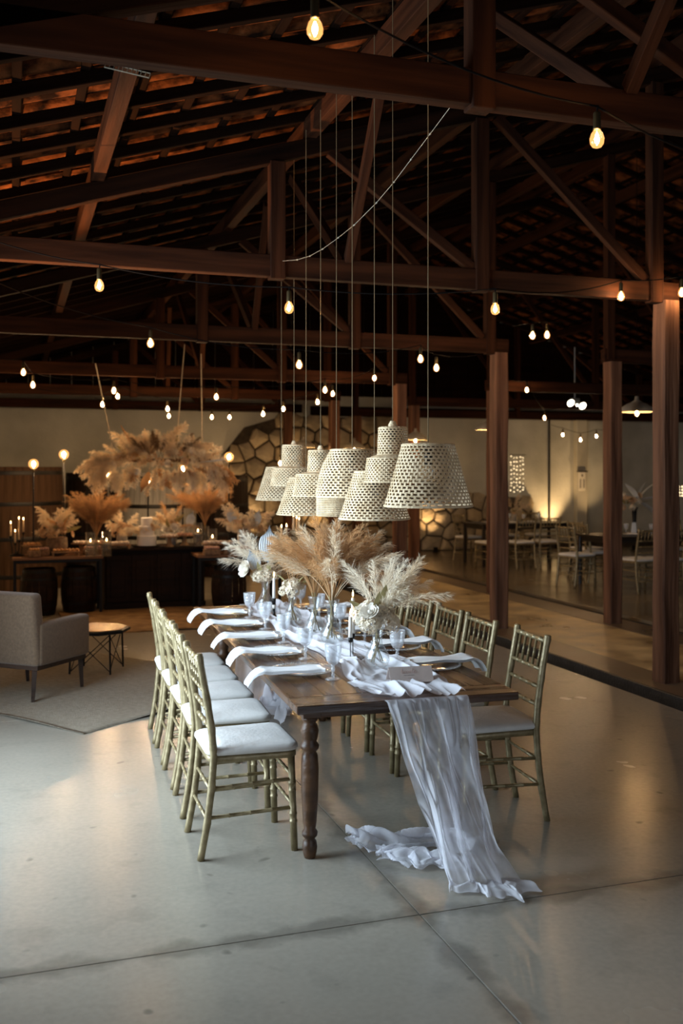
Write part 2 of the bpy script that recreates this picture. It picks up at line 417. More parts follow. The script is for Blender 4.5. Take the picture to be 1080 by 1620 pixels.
# walls
def zroof(t): return zt(t) + .44
wb = MB()
prof = [(TW_L, 0), (TW_R, 0), (TW_R, zroof(TW_R)), (RIDGE, zroof(RIDGE)), (TW_L, zroof(TW_L))]
n = len(prof)
wb.add([(t, L1, z) for t, z in prof] + [(t, L1 + .22, z) for t, z in prof],
       [tuple(range(n)), tuple(range(2 * n - 1, n - 1, -1))] + [(i, i + n, (i + 1) % n + n, (i + 1) % n) for i in range(n)])
wall_back = bobj('wall_back', wb, 'plaster'); tag(wall_back, kind='structure')
MB().cbox((-2.9, L1 - .06, 3.02), (7.0, .12, .17), .01).build('wall_plate', 'rafter_wood', wall_back)
MB().cbox((5.8, L1 - .06, 2.98), (10.0, .12, .2), .01).build('wall_plate', 'rafter_wood', wall_back)
wl = MB()  # side wall; its unseen door opening is assumed from the daylight
wl.box((TW_L - .11, (L0 - 3.0) / 2, 1.7), (.22, -3.0 - L0, 3.4)); wl.box((TW_L - .11, (-.2 + L1) / 2, 1.7), (.22, L1 + .2, 3.4))
wl.box((TW_L - .11, -1.6, 3.17), (.22, 2.8, .46))
tag(bobj('wall_left', wl, 'plaster'), kind='structure')
wr = MB(); wr.box((TW_R + .11, 1.7, 1.7), (.22, 22.6, 3.4)); tag(bobj('wall_right', wr, 'plaster'), kind='structure')
wf = MB()  # front wall; its unseen entrance opening is assumed, added for daylight
wf.box(((TW_L - 5.3) / 2, L0 - .11, 1.7), (-5.3 - TW_L, .22, 3.4)); wf.box(((TW_R - .7) / 2, L0 - .11, 1.7), (TW_R + .7, .22, 3.4))
wf.box((-3.0, L0 - .11, 3.2), (4.6, .22, .4))
wf.add([(TW_L, L0, 3.4), (TW_R, L0, 3.4), (RIDGE, L0, 6.1)], [(0, 1, 2)])
tag(bobj('wall_front', wf, 'plaster'), kind='structure')
# pilasters on the far wall of the second hall
pm = MB(); pm.cbox((7.20, L1 - .08, 1.5), (.27, .16, 3.0), .01); pm.build('pilaster', 'pilaster_plaster', wall_back)
pm = MB(); pm.cbox((9.4, L1 - .08, 1.5), (.3, .16, 3.0), .01); pm.build('pilaster', 'pilaster_plaster', wall_back)
pm = MB(); pm.tube([(6.43, L1 - .03, 0), (6.43, L1 - .03, 2.95)], .022, 8); pm.build('drain_pipe', 'gutter', wall_back)
# low dark plinth at the foot of the far wall
MB().cbox((7.6, L1 - .12, .07), (5.6, .24, .14), .01).build('plinth', 'mortar', wall_back)

gb = MB(); gp_ = [(TW_L, 3.38), (TW_R, 3.38), (TW_R, zroof(TW_R)), (RIDGE, zroof(RIDGE)), (TW_L, zroof(TW_L))]
for i in range(43):                                   # upright boards added over the plaster, dark to stand for roof shade
    a = TW_L + .4 * i; b = a + .39; z0, z1 = 3.30, min(zroof(a), zroof(b))
    if z1 > z0 + .05: MB().cbox(((a + b) / 2, L1 - .02, (z0 + z1) / 2), (b - a, .03, z1 - z0), .004).build('gable_shade_board', 'rafter_wood', wall_back)
# rubble stone facing: each stone cut out of a jittered cell pattern
rs = random.Random(11)
def clip(poly, m, nrm):
    out = []
    for i in range(len(poly)):
        a, b = poly[i], poly[(i + 1) % len(poly)]
        da = (a[0] - m[0]) * nrm[0] + (a[1] - m[1]) * nrm[1]; db = (b[0] - m[0]) * nrm[0] + (b[1] - m[1]) * nrm[1]
        if da <= 0: out.append(a)
        if da * db < 0:
            k = da / (da - db); out.append((a[0] + (b[0] - a[0]) * k, a[1] + (b[1] - a[1]) * k))
    return out
stop = [(-1.45, 1.2), (-1.1, 2.0), (-.6, 2.62), (0.2, 2.86), (2.5, 2.86), (2.9, 2.4), (3.2, 1.5), (4.0, 1.22), (6.0, 1.12)]
seeds = []
s0 = .36
for i in range(-2, 24):
    for j in range(-1, 10):
        seeds.append((-1.6 + (i + (.5 if j % 2 else 0)) * s0 + rs.uniform(-.13, .13), .12 + j * s0 * .9 + rs.uniform(-.12, .12)))
backing = MB()
bp = [(-1.45, 0)] + stop + [(6.0, 0)]
k = len(bp)
backing.add([(a, L1 - .03, b) for a, b in bp], [tuple(range(k))]); backing.add([(a, L1 - .03, b) for a, b in bp] + [(a, L1, b) for a, b in bp], [(i, (i + 1) % k, (i + 1) % k + k, i + k) for i in range(k)])
backing.build('mortar_bed', 'mortar', wall_back)
for i, p in enumerate(seeds):
    if not (-1.4 < p[0] < 5.95 and 0 < p[1] < interp(stop, p[0]) - .06): continue
    poly = [(p[0] - .4, p[1] - .4), (p[0] + .4, p[1] - .4), (p[0] + .4, p[1] + .4), (p[0] - .4, p[1] + .4)]
    for j, q in enumerate(seeds):
        if j == i: continue
        dx, dy = q[0] - p[0], q[1] - p[1]
        if dx * dx + dy * dy > .8: continue
        poly = clip(poly, ((p[0] + q[0]) / 2, (p[1] + q[1]) / 2), (dx, dy))
    poly = clip(poly, (0, 0.0), (0, -1))
    if len(poly) < 3: continue
    cx = sum(a for a, b in poly) / len(poly); cy = sum(b for a, b in poly) / len(poly)
    sh = lambda q, f: (cx + (q[0] - cx) * f, cy + (q[1] - cy) * f)
    dpt = rs.uniform(.05, .11)
    r0 = [sh(q, .92) for q in poly]; r1 = [sh(q, .86) for q in poly]; r2 = [sh(q, .5) for q in poly]; m = len(poly)
    vs = [(a, L1 - .02, b) for a, b in r0] + [(a, L1 - .02 - dpt * .7, b) for a, b in r1] + [(a + rs.uniform(-.01, .01), L1 - .02 - dpt, b) for a, b in r2] + [(cx, L1 - .02 - dpt - .012, cy)]
    fs = [(e * m + q, e * m + (q + 1) % m, (e + 1) * m + (q + 1) % m, (e + 1) * m + q) for e in (0, 1) for q in range(m)] + [(2 * m + q, 2 * m + (q + 1) % m, 3 * m) for q in range(m)]
    MB().add(vs, fs).build('stone', 'stone_pale' if rs.random() < .3 else 'stone', wall_back)

# ceiling: added sheet blocking sky light at tile gaps, rafters, purlins, battens, clay tiles
dk = MB()
for sgn in (0, 1):
    e = TW_L - .5
    pts = [(e, zroof(e) + .16), (RIDGE, zroof(RIDGE) + .16)]
    if sgn: pts = [(2 * RIDGE - a, b) for a, b in pts]
    dk.add([(a, l, z + dz) for dz in (0, .05) for a, z in pts for l in (L0 - .3, L1 + .3)], [(0, 1, 3, 2), (4, 6, 7, 5), (0, 4, 5, 1), (2, 3, 7, 6), (0, 2, 6, 4), (1, 5, 7, 3)])
ceiling = bobj('ceiling', dk, 'leak_blocker'); tag(ceiling, kind='structure')
PUR = [-4.55, -3.05, -1.55, -.05, 1.45]
for i, t in enumerate(PUR):
    for tt in (t, 2 * RIDGE - t):
        z = zt(t) + .12 + .07
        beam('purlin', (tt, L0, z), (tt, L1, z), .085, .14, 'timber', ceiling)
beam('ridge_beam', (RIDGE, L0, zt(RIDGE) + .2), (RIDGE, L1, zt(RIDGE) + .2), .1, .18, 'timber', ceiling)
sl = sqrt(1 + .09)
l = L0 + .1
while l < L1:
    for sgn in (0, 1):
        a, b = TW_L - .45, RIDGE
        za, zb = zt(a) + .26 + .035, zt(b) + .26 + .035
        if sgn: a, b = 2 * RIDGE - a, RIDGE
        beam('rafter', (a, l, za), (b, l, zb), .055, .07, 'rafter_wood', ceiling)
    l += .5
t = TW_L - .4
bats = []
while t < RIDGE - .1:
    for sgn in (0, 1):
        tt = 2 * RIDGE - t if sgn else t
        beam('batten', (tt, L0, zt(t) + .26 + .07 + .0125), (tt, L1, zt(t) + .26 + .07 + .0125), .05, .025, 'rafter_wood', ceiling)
    bats.append(t); t += .345
def tile_geo(t, l, side, cover):
    """one barrel tile, hollow up (channel) or hollow down (cover), lower end towards the eave"""
    a0, a1 = t - .05, t + .40
    z0, z1 = zt(a0) + .362, zt(a1) + .352
    vs = []; k = 5
    for a, z, rr in ((a0, z0, .092), (a1, z1, .078)):
        for j in range(k + 1):
            q = pi * j / k
            dl = -rr * cos(q) * 1.12; dz = (rr * .62) * sin(q)
            z_ = z + (.03 + dz if cover else .055 - dz)
            vs.append(((2 * RIDGE - a) if side else a, l + dl, z_))
    return vs, [(j, j + 1, k + 2 + j, k + 1 + j) for j in range(k)]
rt = random.Random(5); cand = []
l = L0 + .1
while l < L1:
    for t in bats:
        for side in (0, 1):
            for cover in (0, 1):
                jl, jt = rt.uniform(-.012, .012), rt.uniform(-.02, .02)
                tt = 2 * RIDGE - t if side else t
                p = B(tt, l, zt(t) + .38)
                u = U0 + p.x / p.y * F if p.y > .5 else -9e9; v = V0 - (p.z - H) / p.y * F if p.y > .5 else -9e9
                vis = (not side) and (not cover) and -30 < u < 700 and -20 < v < 700
                cand.append((p.y if vis else 1e6 + rt.random(), t + jt, l + jl + (.105 if cover else 0), side, cover))
    l += .21
cand.sort()
rest = MB()
for i, (dd, t, l, side, cover) in enumerate(cand):
    vs, fs = tile_geo(t, l, side, cover)
    if i < 300: MB().add(vs, fs).build('roof_tile', 'roof_tile_clay', ceiling, True)
    else: rest.add(vs, fs)
tag(rest.build('roof_tile_field', 'roof_tile_clay', ceiling, True), kind='stuff')

# roof trusses
ZCH = [3.33, 3.12, 3.03, 2.93, 2.90, 2.88]
TN = ['nearest roof truss whose long dark beam crosses the top of the photo', 'second roof truss, its beam ending at the nearest timber post', 'third roof truss, its beam ending at the second timber post',
      'fourth roof truss, over the cake bar side of the hall', 'fifth roof truss, over the hanging dried flower cloud', 'last roof truss, just before the plastered far wall']
for i, zc in enumerate(ZCH):
    l = (i - 1) * BAY
    tr = thing('roof_truss', TN[i], 'roof truss', B(0, l, 0), ANG, 'roof trusses')
    def tb(name, a, za, b, zb, wd, h, mat='timber', y=0.0):
        beam(name, (a, y, za), (b, y, zb), wd, h, mat, tr)
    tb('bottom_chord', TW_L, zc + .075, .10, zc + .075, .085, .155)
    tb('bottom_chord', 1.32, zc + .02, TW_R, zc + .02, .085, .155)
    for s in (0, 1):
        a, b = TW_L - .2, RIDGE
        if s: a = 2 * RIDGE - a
        tb('top_chord', a, zt(a) + .06, b, zt(b) + .06, .085, .12, 'timber_shaded')
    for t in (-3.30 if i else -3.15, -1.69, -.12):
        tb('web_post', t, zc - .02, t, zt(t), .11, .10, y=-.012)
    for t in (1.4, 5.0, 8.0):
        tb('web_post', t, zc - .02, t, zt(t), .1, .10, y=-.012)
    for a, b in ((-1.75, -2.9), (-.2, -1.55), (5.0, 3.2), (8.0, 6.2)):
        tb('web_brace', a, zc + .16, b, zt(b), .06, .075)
    if i < 5:
        tb2 = -2.41 if i == 0 else -2.77
        tv = tb2 - .12
        beam('long_brace', (tb2, -.05, zc + .15), (tv, -1.05, zt(tv) + .1), .06, .075, 'timber', tr)
        beam('long_brace', (tb2, .05, zc + .15), (tv, 1.05, zt(tv) + .1), .06, .075, 'timber', tr)

# timber posts of the two rows
rp = random.Random(3)
def post(t, l, zh, label):
    wd = .16; p = thing('timber_post', label, 'post', B(t, l), ANG, 'timber posts')
    m = MB(); segs = 9; vs = []; fs = []
    for i in range(segs + 1):
        z = zh * i / segs; j = [rp.uniform(-.006, .006) for _ in range(4)]
        h = wd / 2; c = .012
        ring = [(-h + c, -h), (h - c, -h), (h, -h + c), (h, h - c), (h - c, h), (-h + c, h), (-h, h - c), (-h, -h + c)]
        vs += [(a + j[0] * (a < 0) + j[1] * (a > 0), b + j[2] * (b < 0) + j[3] * (b > 0), z) for a, b in ring]
    for i in range(segs):
        for q in range(8): fs.append((i * 8 + q, i * 8 + (q + 1) % 8, (i + 1) * 8 + (q + 1) % 8, (i + 1) * 8 + q))
    fs += [tuple(range(7, -1, -1)), tuple(segs * 8 + q for q in range(8))]
    # grain runs up the post: build along local X, then stand it up
    vs = [(z, x, y) for x, y, z in vs]
    o = m.add(vs, fs).build('shaft', 'post_timber', p); o.matrix_local = Matrix(((0, 1, 0, 0), (0, 0, 1, 0), (1, 0, 0, 0), (0, 0, 0, 1)))
    return p
PA = ['nearest timber post, standing by the near gutter at the photo edge', 'second timber post of the near row, beside the nearest gold chairs', 'third timber post of the near row, behind the largest woven pendant',
      'fourth timber post of the near row, behind the domed woven pendant', 'farthest timber post of the near row, before the stone wall']
for i in range(5):
    post(0, i * BAY, ZCH[i + 1] - .0, PA[i])
PB = ['timber post of the far row just before the metal dome pendant', 'timber post of the far row hidden behind the second near post', 'thin looking far row post beside the third near post', 'farthest dark post of the far row before the stone wall']
for i in range(4):
    post(1.40, (i + 1) * BAY - .08, ZCH[i + 2] - .06, PB[i])

# ================================================================== THE LONG TABLE
TA = R(16.2)
LT = Vector((-sin(TA), cos(TA), 0)); TT = Vector((cos(TA), sin(TA), 0))
TC = Vector((-.18, 4.05, 0))                       # near corner on the armchair side
TWD, TLN, TZ = .99, 3.10, .77
def Q(t, l, z=0.0): return TC + TT * t + LT * l + Vector((0, 0, z))
tbl = thing('dining_table', 'long brown wooden farmhouse table with turned legs, set for ten', 'table', TC, TA)
g = .0015; th = .035; eb = .17
for a in (0, TLN - eb):
    o = MB().cbox((0, 0, 0), (TWD, eb - g, th), .003).build('end_board', 'table_wood', tbl, loc=(TWD / 2, a + eb / 2, TZ - th / 2))
nb = 6; bw = TWD / nb
for i in range(nb):
    me = MB().cbox((0, 0, 0), (TLN - 2 * eb - g, bw - g, th), .003)
    o = me.build('plank', 'table_wood', tbl, loc=(bw * (i + .5), TLN / 2, TZ - th / 2 + (.0006 if i % 2 else 0)), rot=(0, 0, R(90)))
az = TZ - th - .055
for t in (.14, TWD - .14): MB().cbox((0, 0, 0), (TLN - .76, .03, .11), .003).build('apron', 'table_leg_wood', tbl, loc=(t, TLN / 2, az), rot=(0, 0, R(90)))
for l in (.38, TLN - .38): MB().cbox((0, 0, 0), (TWD - .30, .03, .11), .003).build('apron', 'table_leg_wood', tbl, loc=(TWD / 2, l, az))
lp = [(.001, 0), (.024, 0), (.030, .02), (.034, .05), (.030, .075), (.022, .085), (.034, .10), (.036, .115), (.026, .13), (.031, .16), (.038, .28), (.040, .40), (.036, .46), (.028, .475),
      (.040, .49), (.042, .505), (.030, .52), (.036, .54), (.041, .57), (.034, .595), (.026, .605), (.038, .62), (.038, .632)]
for t in (.15, TWD - .15):
    for l in (.38, TLN - .38):
        lg = MB().lathe(lp, 18).build('leg', 'table_leg_wood', tbl, True, (t, l, 0))
        MB().cbox((0, 0, .683), (.085, .085, .105), .004).build('leg_block', 'table_leg_wood', lg)

# ---- gold chairs
def bamboo(m, p0, p1, r, rings, n=8, cap=True):
    p0, p1 = Vector(p0), Vector(p1); pts = []; rr = []
    ks = sorted(set([0.0, 1.0] + [q for x in rings for q in (x - .012, x - .006, x + .006, x + .012) if 0 < q < 1]))
    for x in ks:
        pts.append(p0.lerp(p1, x)); rr.append(r * (1.18 if any(abs(x - q) < .008 for q in rings) else 1))
    m.tube(pts, rr, n, cap); return m
def chair_proto():
    c = thing('gold_chair', '-', 'chair')
    hw = .185
    prof = [(-.245, 0), (-.215, .16), (-.195, .32), (-.185, .46), (-.195, .58), (-.222, .75), (-.25, .90), (-.252, .918)]
    for s in (-1, 1):
        pts = []; rr = []
        for i, (y, z) in enumerate(prof):
            pts.append((s * (hw - .006 * (z > .6)), y, z)); rr.append(.0165 if z < .9 else .0175)
        pts2 = []; r2 = []
        for a, b, ra in zip(pts, pts[1:], rr):
            for k in range(4):
                pts2.append(Vector(a).lerp(Vector(b), k / 4)); r2.append(ra)
        pts2.append(Vector(pts[-1])); r2.append(.012)
        for z0 in (.17, .30, .50, .60, .70, .885):
            j = min(range(len(pts2)), key=lambda q: abs(pts2[q].z - z0)); r2[j] *= 1.12
        MB().tube(pts2, r2, 10).build('rear_post', 'gold_paint', c, True)
    for s in (-1, 1):
        m = MB(); bamboo(m, (s * .19, .185, 0), (s * .178, .172, .44), .0165, [.3, .38, .62, .7], 10); m.build('front_leg', 'gold_paint', c, True)
    yb = lambda z: interp([(z_, y_) for y_, z_ in prof], z)
    for z, r in ((.885, .0125), (.745, .0105), (.66, .0105), (.575, .0105)):
        m = MB(); bamboo(m, (-.178, yb(z), z), (.178, yb(z), z), r, [.2, .4, .6, .8]); m.build('back_rail', 'gold_paint', c, True)
    for i in range(5):
        x = -.124 + .062 * i
        m = MB(); bamboo(m, (x, yb(.745), .745), (x, yb(.885), .885), .0078, [.35, .65], 8); m.build('spindle', 'gold_paint', c, True)
    for z in (.175, .305):
        m = MB(); bamboo(m, (-.185, .18, z + .03), (.185, .18, z + .03), .0085, [.33, .5, .67], 6); m.build('stretcher', 'gold_paint', c, True)
        m = MB(); bamboo(m, (-.185, yb(z), z), (.185, yb(z), z), .0085, [.33, .5, .67], 6); m.build('stretcher', 'gold_paint', c, True)
        for s in (-1, 1):
            m = MB(); bamboo(m, (s * .186, yb(z), z + .01), (s * .184, .178, z + .02), .0085, [.25, .5, .75], 6); m.build('stretcher', 'gold_paint', c, True)
    def outline(k, e):                                   # rounded trapezoid seat
        pts = []
        for cx, cy, a0 in ((.155, .15, 0), (-.155, .15, 90), (-.140, -.16, 180), (.140, -.16, 270)):
            for q in range(5):
                a = R(a0 + 90 * q / 4); pts.append(((cx + .05 * cos(a)) * k + e * cos(a), (cy + .05 * sin(a)) * k + e * sin(a)))
        return pts
    def stack(levels, name, mat):
        m = MB(); n_ = 20; vs = []; fs = []
        for e, z in levels: vs += [(a, b, z) for a, b in outline(1, e)]
        for i in range(len(levels) - 1):
            for q in range(n_): fs.append((i * n_ + q, i * n_ + (q + 1) % n_, (i + 1) * n_ + (q + 1) % n_, (i + 1) * n_ + q))
        fs.append(tuple(range(n_ - 1, -1, -1)))
        k = len(vs); vs += [(a * .5, b * .5, levels[-1][1] + .007) for a, b in outline(1, 0)]; base = (len(levels) - 1) * n_
        for q in range(n_): fs.append((base + q, base + (q + 1) % n_, k + (q + 1) % n_, k + q))
        fs.append(tuple(k + q for q in range(n_)))
        return m.add(vs, fs).build(name, mat, c, True)
    stack([(-.01, .425), (.0, .43), (.0, .45), (-.005, .455)], 'seat', 'gold_paint')
    stack([(-.012, .455), (.004, .460), (.010, .470), (.007, .483), (-.010, .492), (-.035, .497)], 'cushion', 'cushion')
    return c
c0 = chair_proto(); used = [0]
def chair(loc, rz, label, group):
    if not used[0]:
        used[0] = 1; c0.location = loc; c0.rotation_euler = (0, 0, rz); c0['label'] = label; c0['group'] = group; return c0
    return dup(c0, loc, rz, label, group)
CN = ['nearest', 'second', 'middle', 'fourth', 'farthest']
for i, l in enumerate((.67, 1.22, 1.70, 2.17, 2.64)):
    chair(Q(-.085, l), -R(90) + TA + R([1.5, -1, 1, 0, -1][i]), f'gold chair with white cushion, {CN[i]} in the row on the armchair side of the table', 'gold chairs at the long table')
for i, l in enumerate((.72, 1.20, 1.64, 2.10, 2.56)):
    chair(Q(TWD + (.165 if i == 0 else .125 - .01 * i), l - (.02 if i == 0 else 0)), R(90) + TA + R([-2, 1, 0, 1, -1][i]), f'gold chair with cushion, {CN[i]} in the row on the timber post side of the table', 'gold chairs at the long table')

# ---- place settings
def napkin_mesh(seed, flip=1):
    r = random.Random(seed); rows = []
    # runs from the plate (x>0) over the table edge (x<0); z = 0 is the table top
    path = [(.27, .022), (.20, .026), (.12, .027), (.06, .027), (.01, .030), (-.025, .036), (-.052, .028), (-.074, .012), (-.090, -.010), (-.100, -.028)]
    fine = []
    for (a, b), (c_, d) in zip(path, path[1:]):
        for k in range(3): fine.append((a + (c_ - a) * k / 3, b + (d - b) * k / 3))
    fine.append(path[-1])
    ph = r.uniform(0, 6); wd = .062
    def row(x, z, top):
        return [Vector((x + .006 * sin(ph + j), (-1 + 2 * j / 8) * wd * (1 + .05 * sin(x * 20 + ph)) + .012 * sin(x * 9 + ph), z + .003 * sin(j * 1.1 + x * 30 + ph) + (.012 if top else 0))) for j in range(9)]
    m = MB(); m.grid([row(x, z, 1) for x, z in fine]); k = len(m.v); m.grid([row(x, z, 0) for x, z in fine])
    nf = len(fine)
    for i in range(nf - 1):
        for e in (0, 8): m.f.append((i * 9 + e, (i + 1) * 9 + e, k + (i + 1) * 9 + e, k + i * 9 + e))
    for j in range(8):
        for i in (0, nf - 1): m.f.append((i * 9 + j, i * 9 + j + 1, k + i * 9 + j + 1, k + i * 9 + j))
    return m.mesh('napkin', 'napkin', True)
pl_prof = [(.001, .004), (.085, .004), (.095, .007), (.135, .016), (.150, .020), (.150, .017), (.135, .012), (.098, .003), (.090, 0), (.001, 0)]
plate_me = MB().lathe(pl_prof, 40).mesh('plate', 'charger_glass', True)
rim = MB()
for q in range(64):
    a = 2 * pi * q / 64; rim.sphere(.0052, (.151 * cos(a), .151 * sin(a), .019), 6, 4)
rim_me = rim.mesh('beaded_rim', 'charger_glass', True)
def cutmod(a, z, r): return 1 + (.030 * cos(9 * a + z * 170) * cos(9 * a - z * 170) if .082 < z < .145 else 0)
bowl = [(.004, .068), (.020, .072)] + [(interp([(.072, .020), (.085, .029), (.105, .0345), (.13, .0375), (.162, .040)], .074 + i * .0044), .074 + i * .0044) for i in range(21)]
bowl += [(.0375, .162), (.035, .13), (.031, .105), (.024, .085), (.004, .076)]
bowl_me = MB().lathe(bowl, 54, mod=cutmod, cap0=False).mesh('bowl', 'cut_glass', True)
stem_me = MB().lathe([(.0045, .006), (.006, .012), (.0085, .02), (.006, .027), (.0055, .036), (.009, .044), (.007, .052), (.006, .06), (.012, .069)], 14).mesh('stem', 'cut_glass', True)
foot_me = MB().lathe([(.034, 0), (.036, .002), (.030, .0045), (.014, .007), (.0045, .010)], 24).mesh('foot', 'cut_glass', True)
def goblet(p, label):
    gb = thing('goblet', label, 'goblet', p, 0, 'cut glass goblets')
    link('bowl', bowl_me, gb); link('stem', stem_me, gb); link('foot', foot_me, gb)
LN = ['nearest', 'second', 'middle', 'fourth', 'farthest']
for side in (0, 1):
    sd = 'armchair' if side == 0 else 'timber post'
    ls = (.66, 1.18, 1.68, 2.18, 2.68) if side == 0 else (.60, 1.14, 1.63, 2.12, 2.62)
    for i, l in enumerate(ls):
        t = .185 if side == 0 else TWD - .185
        pt = thing('charger_plate', f'clear glass charger plate with beaded rim, {LN[i]} on the {sd} side of the table', 'plate', Q(t, l, TZ), 0, 'glass charger plates')
        link('plate', plate_me, pt); link('beaded_rim', rim_me, pt)
        nk = link('napkin', napkin_mesh(i + 7 * side), None, Q(0 if side == 0 else TWD, l - (.075 if side == 0 else -.03), TZ), (0, 0, TA + (0 if side == 0 else pi)))
        tag(nk, f'folded white napkin over the table edge, {LN[i]} place setting on the {sd} side', 'napkin', 'folded white napkins')
        goblet(Q(.285 if side == 0 else TWD - .285, l - .185 if side == 0 else l + .18, TZ), f'clear diamond cut goblet, {LN[i]} place setting on the {sd} side')

# ---- gauze runner
rr_ = random.Random(21)
from mathutils import noise as _mn
def ns(a, b, c): return _mn.noise(Vector((a, b, c)))
def ridge(a, b, c): return max(0.0, 1 - 2.6 * abs(_mn.noise(Vector((a, b, c))))) ** 1.5
def runner():
    root = thing('table_runner', 'sheer white gauze runner down the table, trailing onto the floor at both ends', 'table runner', Q(TWD / 2, TLN / 2, TZ), TA)
    W2 = Matrix.Translation(-Vector(root.location)); Rm = Matrix.Rotation(-TA, 4, 'Z')
    def loc(p): return (Rm @ (W2 @ Vector(p)))
    def strip(rows, name, mat):
        m = MB(); m.grid([[loc(q) for q in r] for r in rows]); return m.build(name, mat, root, True)
    NA = 110
    # on the table
    rows = []
    for i in range(150):
        l = -.012 + (TLN + .02) * i / 149
        ct = .52 + .035 * sin(l * 2.1 + .6) - .02 * sin(l * 5)
        wd = .165 + .02 * sin(l * 3.3) + (.03 if l < .4 else 0)
        row = []
        for j in range(NA):
            x = -1 + 2 * j / (NA - 1)
            z = TZ + .003 + .030 * ridge(x * 1.5 + .5 * ns(l * 1.3, x, 3), l * 1.6, 1.3) + .014 * ridge(x * 3.4 + .6 * ns(l * 3, x, 8), l * 4.2, 5.1)
            row.append(Q(ct + x * wd + .008 * sin(l * 15 + x * 3), l, z))
        rows.append(row)
    strip(rows, 'table_length', 'gauze_table')
    # falling over the near end: fanned pleats sliding towards the post side
    rows = []
    top = rows_top = [Vector(q) for q in [Q(.56 + (-1 + 2 * j / (NA - 1)) * .185, -.012, TZ + .008) for j in range(NA)]]
    n = 60
    for i in range(n + 1):
        s = i / n
        z = (TZ + .006) * (1 - s) + .008
        row = []
        for j in range(NA):
            x = -1 + 2 * j / (NA - 1)
            off = interp([(0, 0), (.44, .085), (.85, .165), (1, .205)], s)
            wd = interp([(0, .185), (.44, .155), (.85, .145), (1, .152)], s)
            amp = .012 + .030 * min(1, s * 2.2)
            pl_ = amp * (.55 * sin(x * 6.5 + 2.2 * s + 1.6 * ns(x * 1.2, s * 2.2, 2)) + 1.5 * (ridge(x * 2.6 + .9 * s, s * 1.5, 4.4) - .5) + .9 * (ridge(x * 5 - 1.4 * s, s * 2.4, 7.7) - .5))
            slump = -.030 - .035 * s + pl_ * (1 - .3 * s) - (.05 * max(0, s - .78) / .22) * (1 + .4 * x)
            row.append(Q(.555 + off + x * wd + .02 * s * sin(x * 9 + s * 5), slump if i else -.012, max(.006, z + .012 * sin(x * 5 + s * 7) * s * (1 - s))))
        if i == 0: row = [Q(.555 + (-1 + 2 * j / (NA - 1)) * .185, -.012, TZ + .006) for j in range(NA)]
        rows.append(row)
    # spill forward on the floor
    last = rows[-1]
    for i in range(1, 25):
        s = i / 24; row = []
        for j, q in enumerate(last):
            x = -1 + 2 * j / (NA - 1); f = .10 + .05 * sin(x * 2.2 + .6) + .03 * ns(x * 2, 0, 5)
            row.append(q - LT * f * s + TT * ((.005 + .03 * x) * sin(s * 1.4)) + Vector((0, 0, (.030 * (1 - .3 * x) * sin(pi * min(1, s * 1.05)) ** .7 * (.55 + .45 * ns(x * 3, s * 2, 9)) + .012 * ridge(x * 4, s * 2, 3)) * (1 if s < .95 else .5))))
        rows.append(row)
    strip(rows, 'front_fall', 'gauze_hang')
    # crumpled tails on the floor
    def tail(pts, wd, seed, name, hgt=.05, mat='gauze_floor'):
        r = random.Random(seed); rows = []; n = 70; a1, a2, a3 = [r.uniform(0, 6) for _ in range(3)]
        for i in range(n + 1):
            s = i / n; k = s * (len(pts) - 1); q = min(int(k), len(pts) - 2); f = k - q
            c = Vector(pts[q]).lerp(Vector(pts[q + 1]), f); d = (Vector(pts[q + 1]) - Vector(pts[q])).normalized(); nn = Vector((-d.y, d.x, 0))
            w_ = wd * (.75 + .25 * sin(s * 9 + a1)) * (1 if s < .9 else max(.35, (1 - s) / .1))
            row = []
            for j in range(40):
                x = -1 + 2 * j / 39
                z = .008 + hgt * (1 - x * x) * (.35 + .65 * abs(sin(s * 11 + x * 2.5 + a2))) * (.45 + .55 * abs(sin(x * 6 + s * 7 + a3))) + .012 * abs(sin(x * 14 + s * 21 + a1))
                row.append(c + nn * (x * w_ + .02 * sin(s * 23 + x * 4)) + Vector((d.x, d.y, 0)) * (.02 * sin(x * 9 + s * 8 + a2)) + Vector((0, 0, z)))
            rows.append(row)
        strip(rows, name, mat)
    gp = lambda u, v: PZ(u, v, 0.0)
    tail([gp(755, 1352), gp(700, 1338), gp(640, 1345), gp(590, 1340), gp(552, 1338)], .085, 4, 'floor_tail', .085)
    tail([gp(740, 1378), gp(690, 1372), gp(650, 1366), gp(600, 1360)], .07, 9, 'floor_tail', .06)
    # far end
    rows = []
    for i in range(31):
        s = i / 30
        rows.append([Q(.50 + x * .17 - .05 * s, TLN + .01 + .02 * s + .02 * s * sin(x * 8), TZ + .006 - (TZ - .004) * s) for x in [-1 + 2 * j / 29 for j in range(30)]])
    strip(rows, 'far_fall', 'gauze_hang')
    tail([gp(470, 1148), gp(452, 1128), gp(436, 1132), gp(424, 1120)], .13, 13, 'floor_tail', .20)
runner()

